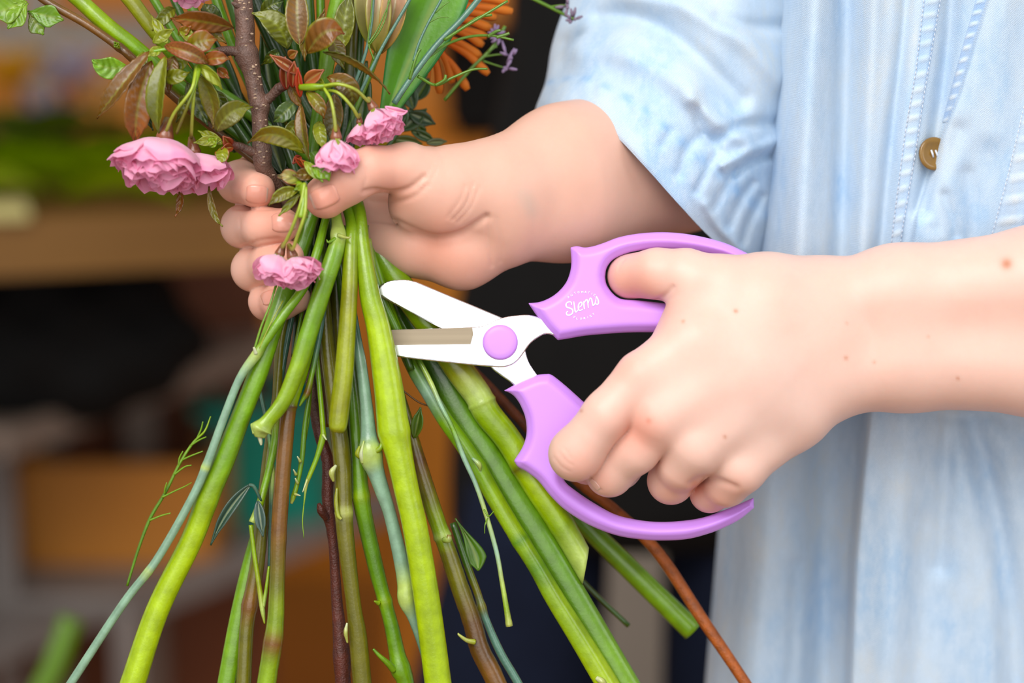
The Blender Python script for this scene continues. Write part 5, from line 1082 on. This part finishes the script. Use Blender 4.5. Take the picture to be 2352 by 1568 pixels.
OPEN = [petal_variant(10 + k, .75 + .05 * k, 1.55 + .08 * k, 1, .50, .30, .07) for k in range(4)]
MIDP = [petal_variant(20 + k, .45 + .05 * k, 1.0 + .12 * k, .92, .44, .45, .09) for k in range(4)]
INN = [petal_variant(30 + k, .15 + .08 * k, .55 + .15 * k, .8, .36, .6, .12) for k in range(4)]
BELL = [petal_variant(40 + k, .50, .10 + .12 * k, 1, .48, .55, .05) for k in range(4)]
BELI = [petal_variant(50 + k, .25, .05 + .15 * k, .95, .36, .6, .10) for k in range(3)]
DOME = [petal_variant(70 + k, 1.08 + .08 * k, -.08 + .08 * k, 1, .52, .25, .06) for k in range(4)]
DOMF = [petal_variant(80 + k, .95, .15 + .2 * k, .95, .42, .35, .15) for k in range(4)]
FRIL = [petal_variant(90 + k, .35 + .12 * k, .15 + .2 * k, .92, .30, .5, .20) for k in range(4)]
FLARE = [petal_variant(60 + k, .55, .45 + .45 * k, 1.0, .46, .45, .09) for k in range(3)]
def blossom(cx, cy, z, axis, size, layers, seed, stalk, calyx=(lin(140, 80, 50), lin(150, 120, 45)), cal=1.0, parent=None, lab=None, nm='blossom'):
    """axis in camera terms (right, up, toward camera); size = petal length px; stalk = list of (px,py,z)"""
    r_ = random.Random(seed); base = np.array(P(cx, cy, z)); ax = axis[0] * RX + axis[1] * UP - axis[2] * FW; ax /= np.linalg.norm(ax); Lm = R(size, z)
    rc = Lm * .13 * cal
    pth = np.array([base - ax * rc * 2.6, base - ax * rc * 1.4, base - ax * rc * .2, base + ax * rc * .5]); V, Fc, C = tube(pth, [rc * .45, rc * .8, rc * 1.1, rc * .9], 10, True, np.array([calyx[1], calyx[0], calyx[0], calyx[0]]))
    mbb = MB(); mbb.add(V, Fc, C)
    st = catmull([P(*s) for s in stalk] + [base - ax * rc * 2.5], 8); rr = np.linspace(R(3.6, z), R(4.6, z), len(st)); V, Fc, C = tube(st, rr, 8, True, np.linspace(np.array(lin(165, 190, 40)), np.array(lin(150, 135, 55)), len(st))); mbb.add(V, Fc, C)
    s0 = np.cross(ax, FW); s0 /= np.linalg.norm(s0) + 1e-9; s1 = np.cross(ax, s0)
    for q in range(5):   # sepals
        a = q * 1.2566 + seed; d = math.cos(a) * s0 + math.sin(a) * s1; t = np.cross(ax, d)
        mbb.add([base + d * rc * .7 + t * rc * .5, base + d * rc * .7 - t * rc * .5, base + d * rc * 1.5 + ax * rc * .9 - t * rc * .45, base + d * rc * 1.5 + ax * rc * .9 + t * rc * .45, base + d * rc * 2.0 + ax * rc * 2.2], [(0, 1, 2, 3), (3, 2, 4)], np.repeat(np.array(lin(140, 150, 50))[None], 5, 0))
    b = mbb.build(nm, M['stem'], parent or branch)
    if lab: tag(b, lab)
    bw = wloc(b)
    for meshes, n, tilt, sc in layers:
        for k in range(n):
            a = 2 * math.pi * (k + r_.uniform(-.18, .18)) / n + seed * 1.3 + n; me = meshes[r_.randrange(len(meshes))]
            Z = Vector(ax); X0 = Vector(math.cos(a) * s0 + math.sin(a) * s1); Y = Z.cross(X0)
            t = tilt + r_.uniform(-.12, .12); X = X0 * math.cos(t) - Z * math.sin(t); Zt = Z * math.cos(t) + X0 * math.sin(t)
            s = Lm * sc * r_.uniform(.9, 1.08); Mx = Matrix(((X.x * s, Y.x * s, Zt.x * s, 0), (X.y * s, Y.y * s, Zt.y * s, 0), (X.z * s, Y.z * s, Zt.z * s, 0), (0, 0, 0, 1)))
            o = bpy.data.objects.new('petal', me); Mx.translation = Vector(base) + X0 * rc * .3 - bw
            COL.objects.link(o); o.parent = b; o.matrix_local = Mx
    return b
DBL = [(DOME, 7, .02, 1.0), (DOME, 7, -.12, 1.0), (DOMF, 8, -.1, 1.0), (DOMF, 8, -.25, .98), (FRIL, 8, .15, .98), (FRIL, 7, -.1, .95)]
blossom(378, 318, -24, (-.14, -.97, .16), 146, DBL, 1, [(452, 150, -28), (440, 205, -34), (400, 260, -32), (382, 300, -26)], lab='largest, fully open pink blossom')
blossom(446, 352, -14, (.20, -.96, .18), 118, [(DOME, 6, -.1, 1), (DOMF, 6, -.2, .98), (FRIL, 6, 0, .95)], 2, [(452, 150, -28), (444, 230, -30), (440, 300, -22)], lab='half-open blossom tucked behind the largest one')
twig(branch, 'pedicel', [(456, 158, -28, 8, 'yg'), (446, 200, -32, 5, 'yg'), (428, 250, -32, 4, 'oli2'), (405, 306, -26, 4, 'oli2')]); twig(branch, 'pedicel', [(455, 150, -27, 8, 'yg'), (450, 175, -29, 7, 'yg'), (444, 205, -30, 6, 'yg')])
blossom(858, 250, -26, (.42, -.88, .22), 88, [(DOME, 5, -.35, .95), (BELL, 5, .02, .98), (DOMF, 6, -.35, 1.0), (FRIL, 7, 0, 1.0)], 3, [(720, 205, -24), (770, 193, -32), (815, 205, -32), (845, 232, -28)], lab='upper right pink blossom with one petal flicked out')
lf((885, 245, -28), (936, 254, -30), 9, lin(250, 170, 205), lin(250, 150, 190), name='petal', fold=.6, veins=0, sag=(6, 8, 0))
blossom(826, 282, -24, (.02, -.98, .15), 58, [(BELL, 5, .20, 1.0), (BELL, 4, .05, .95), (BELI, 4, 0, .9)], 4, [(735, 205, -22), (775, 212, -30), (808, 245, -30), (822, 268, -27)], lab='small half-open bud left of the upper right blossom')
blossom(772, 318, -34, (.02, -.98, .18), 96, [(DOME, 6, -.42, .95), (BELL, 5, .03, .98), (DOMF, 5, -.5, 1.0), (FRIL, 6, -.1, .98)], 5, [(745, 203, -30), (760, 230, -36), (768, 270, -37), (771, 300, -36)], lab='bell-shaped blossom over the thumb')
blossom(642, 584, -32, (-.34, -.90, .20), 86, [(DOME, 5, -.38, .95), (BELL, 5, .04, .95), (FRIL, 5, -.1, .92)], 6, [(700, 420, -40), (690, 470, -42), (668, 530, -40), (650, 566, -36)], lab='closed-cup blossom over the ring finger')
blossom(672, 590, -33, (.30, -.92, .20), 94, [(DOME, 6, .0, .9), (DOME, 6, -.15, .9), (DOMF, 7, -.15, .92), (FRIL, 7, .1, .92), (FRIL, 6, -.1, .88)], 7, [(703, 430, -40), (700, 490, -43), (682, 545, -41), (672, 572, -38)], lab='open ruffled blossom below the thumb')
blossom(436, -34, -16, (.0, -.95, .30), 62, [(OPEN, 6, .2, 1), (MIDP, 6, 0, .95), (INN, 6, 0, .9)], 8, [(430, -120, -10), (432, -80, -12), (435, -50, -14)], lab='blossom cut by the top edge')
twig(branch, 'pedicel', [(690, 200, -22, 8, 'yg'), (720, 200, -26, 9, 'yg'), (745, 198, -28, 6, 'yg'), (780, 192, -30, 5, 'yg')]); twig(branch, 'pedicel', [(697, 425, -37, 9, 'yg'), (698, 460, -41, 8, 'yg'), (690, 500, -43, 6, 'yg')])

# ================================================================== OTHER FLOWERS AND GREENERY above the hand
s = stem('twig', 'glossy red-brown twig leaning in from the top left corner', [(40, -60, -8, 9, 'brn2'), (96, -4, -8, 9.5, 'brn2'), (199, 56, -8, 9.5, 'brown'), (275, 109, -7, 10, 'brn2'), (305, 135, -6, 10, 'brn2'), (420, 240, 4, 9, 'brn2'), (560, 350, 12, 9), (680, 440, 14, 8)], cat='twig', nodes=[(3.0, .15, .15)])
SL = lin(140, 178, 20); SL2 = lin(105, 150, 15)
for a, b, w, c in (((62, 4, -10), (-20, 36, -14), 34, SL), ((64, 8, -10), (18, 66, -14), 24, SL), ((64, 26, -8), (146, 46, -10), 26, SL2), ((66, 30, -8), (100, 80, -8), 22, lin(110, 110, 20)), ((60, 6, -10), (10, -30, -12), 26, SL), ((276, 112, -10), (262, 96, -12), 8, OL)):
    leaf(s, a, b, w, c, lin(120, 165, 15), fold=.25, veins=4, wpos=.62)
stem('flower_stalk', 'fat green stem above and right of the red-brown twig', [(120, -50, -2, 17, 'grn'), (182, 0, -2, 18, 'yg'), (250, 62, -2, 19, 'yg'), (318, 116, 0, 19, 'grn'), (420, 205, 8, 17, 'mid'), (560, 320, 16, 14, 'dk'), (700, 430, 16, 12)], seg=14)
stem('flower_stalk', 'olive green stem fanning to the top left beside the fat stem', [(255, -50, 2, 18, 'yel'), (300, 0, 2, 18, 'olive'), (345, 60, 3, 17, 'olive'), (400, 130, 8, 15, 'mid'), (520, 280, 18, 13, 'dk'), (680, 430, 20, 11)], seg=12)
stem('flower_stalk', 'bright green upright stem behind the round bronze leaf', [(790, -60, 4, 19, 'grn'), (778, 0, 4, 20, 'grn'), (765, 60, 5, 20, 'grn'), (755, 116, 6, 19, 'grn'), (742, 200, 8, 17, 'mid'), (725, 300, 10, 15, 'mid'), (710, 420, 12, 12, 'dk')], seg=14)
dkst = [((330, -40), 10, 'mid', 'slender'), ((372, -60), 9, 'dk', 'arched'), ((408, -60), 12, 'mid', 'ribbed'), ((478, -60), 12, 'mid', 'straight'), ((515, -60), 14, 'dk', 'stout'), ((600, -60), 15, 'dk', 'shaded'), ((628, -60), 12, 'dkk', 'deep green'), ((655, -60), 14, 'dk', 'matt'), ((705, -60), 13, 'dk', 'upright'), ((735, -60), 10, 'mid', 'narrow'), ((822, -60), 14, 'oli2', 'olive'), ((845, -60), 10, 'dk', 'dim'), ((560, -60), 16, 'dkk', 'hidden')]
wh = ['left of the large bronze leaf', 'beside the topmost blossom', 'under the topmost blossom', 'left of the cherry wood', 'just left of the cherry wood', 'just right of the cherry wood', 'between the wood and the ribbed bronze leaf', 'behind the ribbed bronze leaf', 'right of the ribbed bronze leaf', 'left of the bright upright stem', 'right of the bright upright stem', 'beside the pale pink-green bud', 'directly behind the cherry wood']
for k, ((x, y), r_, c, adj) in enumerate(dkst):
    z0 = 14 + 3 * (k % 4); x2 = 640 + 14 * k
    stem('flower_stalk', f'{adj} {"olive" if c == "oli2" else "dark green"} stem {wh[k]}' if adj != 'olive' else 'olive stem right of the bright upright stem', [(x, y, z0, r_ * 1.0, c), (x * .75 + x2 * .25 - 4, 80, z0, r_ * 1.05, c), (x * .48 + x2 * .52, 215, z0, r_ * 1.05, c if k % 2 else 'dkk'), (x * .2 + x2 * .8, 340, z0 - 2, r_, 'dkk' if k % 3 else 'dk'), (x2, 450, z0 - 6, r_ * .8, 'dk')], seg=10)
# broad strap leaf
bl = mk('broad_leaf', *leaf_mesh((862, 330, 14), (1085, -190, 8), 74, lin(70, 135, 0), lin(105, 165, 0), sag=(-6, 6, 0), fold=.28, veins=0, nv=24, nu=15, wpos=.62, edge=lin(40, 125, 55))[:2], M['leaf'], None, True, leaf_mesh((862, 330, 14), (1085, -190, 8), 74, lin(70, 135, 0), lin(105, 165, 0), sag=(-6, 6, 0), fold=.28, veins=0, nv=24, nu=15, wpos=.62, edge=lin(40, 125, 55))[2])
bl.modifiers.new('t', 'SOLIDIFY').thickness = .0012; tag(bl, 'broad smooth green strap leaf rising to the top right of the bouquet', 'leaf')
# narrow dark leaves between
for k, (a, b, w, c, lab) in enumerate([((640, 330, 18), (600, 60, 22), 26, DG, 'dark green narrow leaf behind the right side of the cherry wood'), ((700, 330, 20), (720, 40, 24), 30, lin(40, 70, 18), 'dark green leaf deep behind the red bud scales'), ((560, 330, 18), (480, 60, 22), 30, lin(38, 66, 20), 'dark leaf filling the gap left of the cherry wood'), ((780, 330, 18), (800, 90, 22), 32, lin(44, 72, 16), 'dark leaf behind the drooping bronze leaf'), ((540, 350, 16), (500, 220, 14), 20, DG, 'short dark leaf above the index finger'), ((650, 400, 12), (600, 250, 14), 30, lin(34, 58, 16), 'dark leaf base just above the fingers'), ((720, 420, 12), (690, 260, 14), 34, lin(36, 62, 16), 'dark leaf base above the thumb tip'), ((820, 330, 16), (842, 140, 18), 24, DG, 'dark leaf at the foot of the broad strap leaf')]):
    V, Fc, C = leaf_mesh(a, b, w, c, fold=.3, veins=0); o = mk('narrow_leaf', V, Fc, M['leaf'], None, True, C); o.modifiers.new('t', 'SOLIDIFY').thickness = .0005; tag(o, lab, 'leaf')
# pink-green tulip-like bud
bud = empty('flower_bud', P(866, 115, 22), 'large closed bud, pale green flushed pink, at the top of the bouquet', 'flower')
for k, (bx, tx, w, c1, c2, z) in enumerate([(872, 885, 34, lin(165, 165, 40), lin(225, 215, 160), 20), (868, 846, 30, lin(150, 155, 30), lin(205, 185, 140), 14), (876, 905, 30, lin(190, 150, 60), lin(220, 175, 160), 12), (866, 870, 30, lin(170, 165, 50), lin(205, 150, 140), 8)]):
    leaf(bud, (bx, 122, z), (tx, -70, z), w, c1, c2, name='petal', fold=.9 if k < 3 else .5, veins=0, sag=((tx - bx) * .5, 0, -8), wpos=.5)
twig(bud, 'stalk', [(868, 118, 18, 9, 'olive'), (850, 170, 16, 7, 'grn'), (800, 300, 16, 6, 'dk'), (760, 430, 14, 6, 'dk')])
# sea-lavender: thin branching stems
def sprig(label, main, r0, branches, col='blu2', tips=None):
    o = stem('sea_lavender', label, [(x, y, z, r0, col) for x, y, z in main], seg=8, cat='sprig')
    for br in branches:
        twig(o, 'sprig_branch', [(x, y, z, max(1.0, r0 * .55 - .3 * i), 'mid' if col == 'blu2' else col) for i, (x, y, z) in enumerate(br)])
        if tips:
            x, y, z = br[-1]; mb = MB(); rr = np.random.default_rng(int(x + y))
            for _ in range(7):
                dx, dy = rr.normal(0, 11, 2); V, Fc, C = tube(np.array([P(x + dx * .3, y + dy * .3, z), P(x + dx * .8, y + dy * .8, z - 2), P(x + dx * 1.3, y + dy * 1.3, z - 2)]), [R(2.5), R(4.2), R(2.2)], 6, True, np.repeat(np.array(tips)[None], 3, 0)); mb.add(V, Fc, C)
            mb.build('floret', M['petal'], o)
    return o
sprig('straight sea-lavender stem crossing in front of the broad strap leaf, branching right', [(905, 238, -2), (941, 184, -2), (1000, 106, -2), (1055, 50, -2), (1101, -4, -2), (1150, -70, -2)], 7,
      [[(941, 182, -3), (950, 150, -4), (958, 126, -4), (966, 112, -4)], [(1020, 92, -3), (1070, 60, -5), (1120, 30, -5), (1166, 2, -5)], [(1060, 66, -3), (1100, 40, -4), (1130, 34, -5)], [(985, 130, -2), (1030, 100, 6), (1080, 84, 8), (1130, 82, 10), (1180, 92, 10)], [(960, 175, 0), (1000, 195, 4), (1040, 178, 4), (1085, 160, 4), (1120, 158, 4)], [(1000, 196, 3), (1020, 184, 2), (1024, 172, 2)], [(1120, 84, 9), (1140, 72, 10), (1150, 70, 10)], [(1140, 86, 10), (1160, 80, 10), (1170, 76, 10)]])
sprig('thin sea-lavender stem left of the broad strap leaf, running to the top edge', [(828, 212, -3), (850, 165, -3), (880, 105, -3), (912, 50, -3), (946, -10, -3), (970, -60, -3)], 4, [[(860, 140, -3), (846, 96, -4), (852, 40, -4), (856, -20, -4)], [(846, 100, -4), (866, 70, -4), (884, 30, -4), (900, -10, -4)]])
sprig('thinnest sea-lavender stem lying over the broad strap leaf', [(950, 140, -4), (962, 100, -4), (985, 50, -4), (1010, 5, -4), (1030, -40, -4)], 3, [[(985, 52, -4), (1010, 40, -5), (1030, 40, -5)], [(1000, 30, -4), (1020, 12, -5), (1032, 4, -5)]])
sprig('fine bluish stem in front of the pink-green bud', [(800, 240, -2), (816, 190, -3), (840, 120, -3), (852, 60, -3), (858, -10, -3)], 4, [[(842, 110, -3), (870, 75, -4), (886, 40, -4), (892, 0, -4)]])
sprig('blurred lilac sea-lavender head right of the orange flower', [(1020, 230, 40), (1080, 160, 44), (1130, 110, 46), (1160, 60, 46)], 4, [[(1110, 130, 45), (1150, 125, 46), (1176, 130, 46)], [(1120, 120, 45), (1140, 105, 46), (1150, 84, 46)], [(1110, 140, 45), (1140, 150, 46), (1160, 156, 46)], [(1140, 110, 46), (1138, 92, 46), (1136, 80, 46)]], 'mid', tips=lin(165, 140, 175))
sprig('blurred lilac sprig pointing over the shirt at the top edge', [(1080, -60, 40), (1160, -30, 42), (1230, 0, 44), (1290, 30, 46), (1318, 44, 46)], 4, [[(1230, 0, 44), (1250, -12, 45), (1270, -14, 45)], [(1260, 16, 45), (1290, 12, 46), (1306, 14, 46)], [(1280, 24, 45), (1300, 36, 46), (1316, 46, 46)]], 'mid', tips=lin(150, 130, 150))
# orange pincushion flower, out of focus
pin = empty('pincushion_flower', P(1010, 70, 45), 'blurred orange pincushion flower with club-ended rays behind the strap leaf', 'flower')
OR = lin(215, 92, 18); OR2 = lin(222, 130, 40)
for x0, y0, x1, y1 in ((1010, 40, 1128, 66), (1010, 60, 1110, 104), (1015, 90, 1122, 170), (1000, 110, 1074, 206), (1020, 20, 1178, 26), (1020, 0, 1170, 4), (1000, 80, 1104, 130), (990, 110, 1010, 215), (980, 120, 975, 205), (1020, 30, 1140, 40), (1000, 100, 1040, 190), (1005, 70, 1118, 84), (1010, -20, 1150, -20), (985, 90, 950, 190)):
    V, Fc, C = tube(catmull([P(x0, y0, 48), P((x0 + x1) / 2 + 4, (y0 + y1) / 2 - 6, 46), P(x1, y1, 48)], 5), R(1) * np.array([8, 8, 8, 8.5, 9, 9, 9.5, 10, 11, 11, 7.]), 10, True, np.linspace(np.array(OR), np.array(OR2), 11)); mk('ray', V, Fc, M['petal'], pin, True, C)
V, Fc, C = tube(catmull([P(985, -60, 55), P(985, 40, 55), P(975, 130, 52)], 6), R(1) * np.linspace(60, 30, 13), 16, True, np.repeat(np.array(OR)[None], 13, 0)); mk('flower_centre', V, Fc, M['petal'], pin, True, C)
twig(pin, 'stalk', [(975, 120, 50, 12, 'dk'), (930, 220, 44, 10, 'dk'), (840, 360, 30, 8, 'dk')])
# blurred dark evergreen sprig by the wrist
ev = stem('leafy_sprig', 'blurred dark green leafy sprig between the blossoms and the wrist', [(860, 380, 34, 6, 'dk'), (910, 310, 38, 6, 'dk'), (950, 240, 40, 5, 'dk'), (980, 170, 42, 4, 'dk')], cat='sprig', seg=8)
for a, b, w, c in (((920, 300), (980, 250), 20, DG), ((940, 260), (1000, 285), 18, lin(38, 66, 26)), ((930, 290), (900, 225), 22, lin(70, 105, 60)), ((955, 230), (985, 180), 18, DG), ((905, 320), (970, 330), 14, lin(90, 105, 40)), ((945, 300), (1000, 325), 12, DG), ((950, 250), (930, 190), 20, lin(78, 105, 70)), ((900, 330), (950, 350), 10, lin(120, 120, 50)), ((980, 328), (1026, 325), 9, lin(90, 100, 60)), ((960, 290), (975, 310), 12, DG)):
    leaf(ev, (*a, 38), (*b, 40), w, c, fold=.3, veins=0)
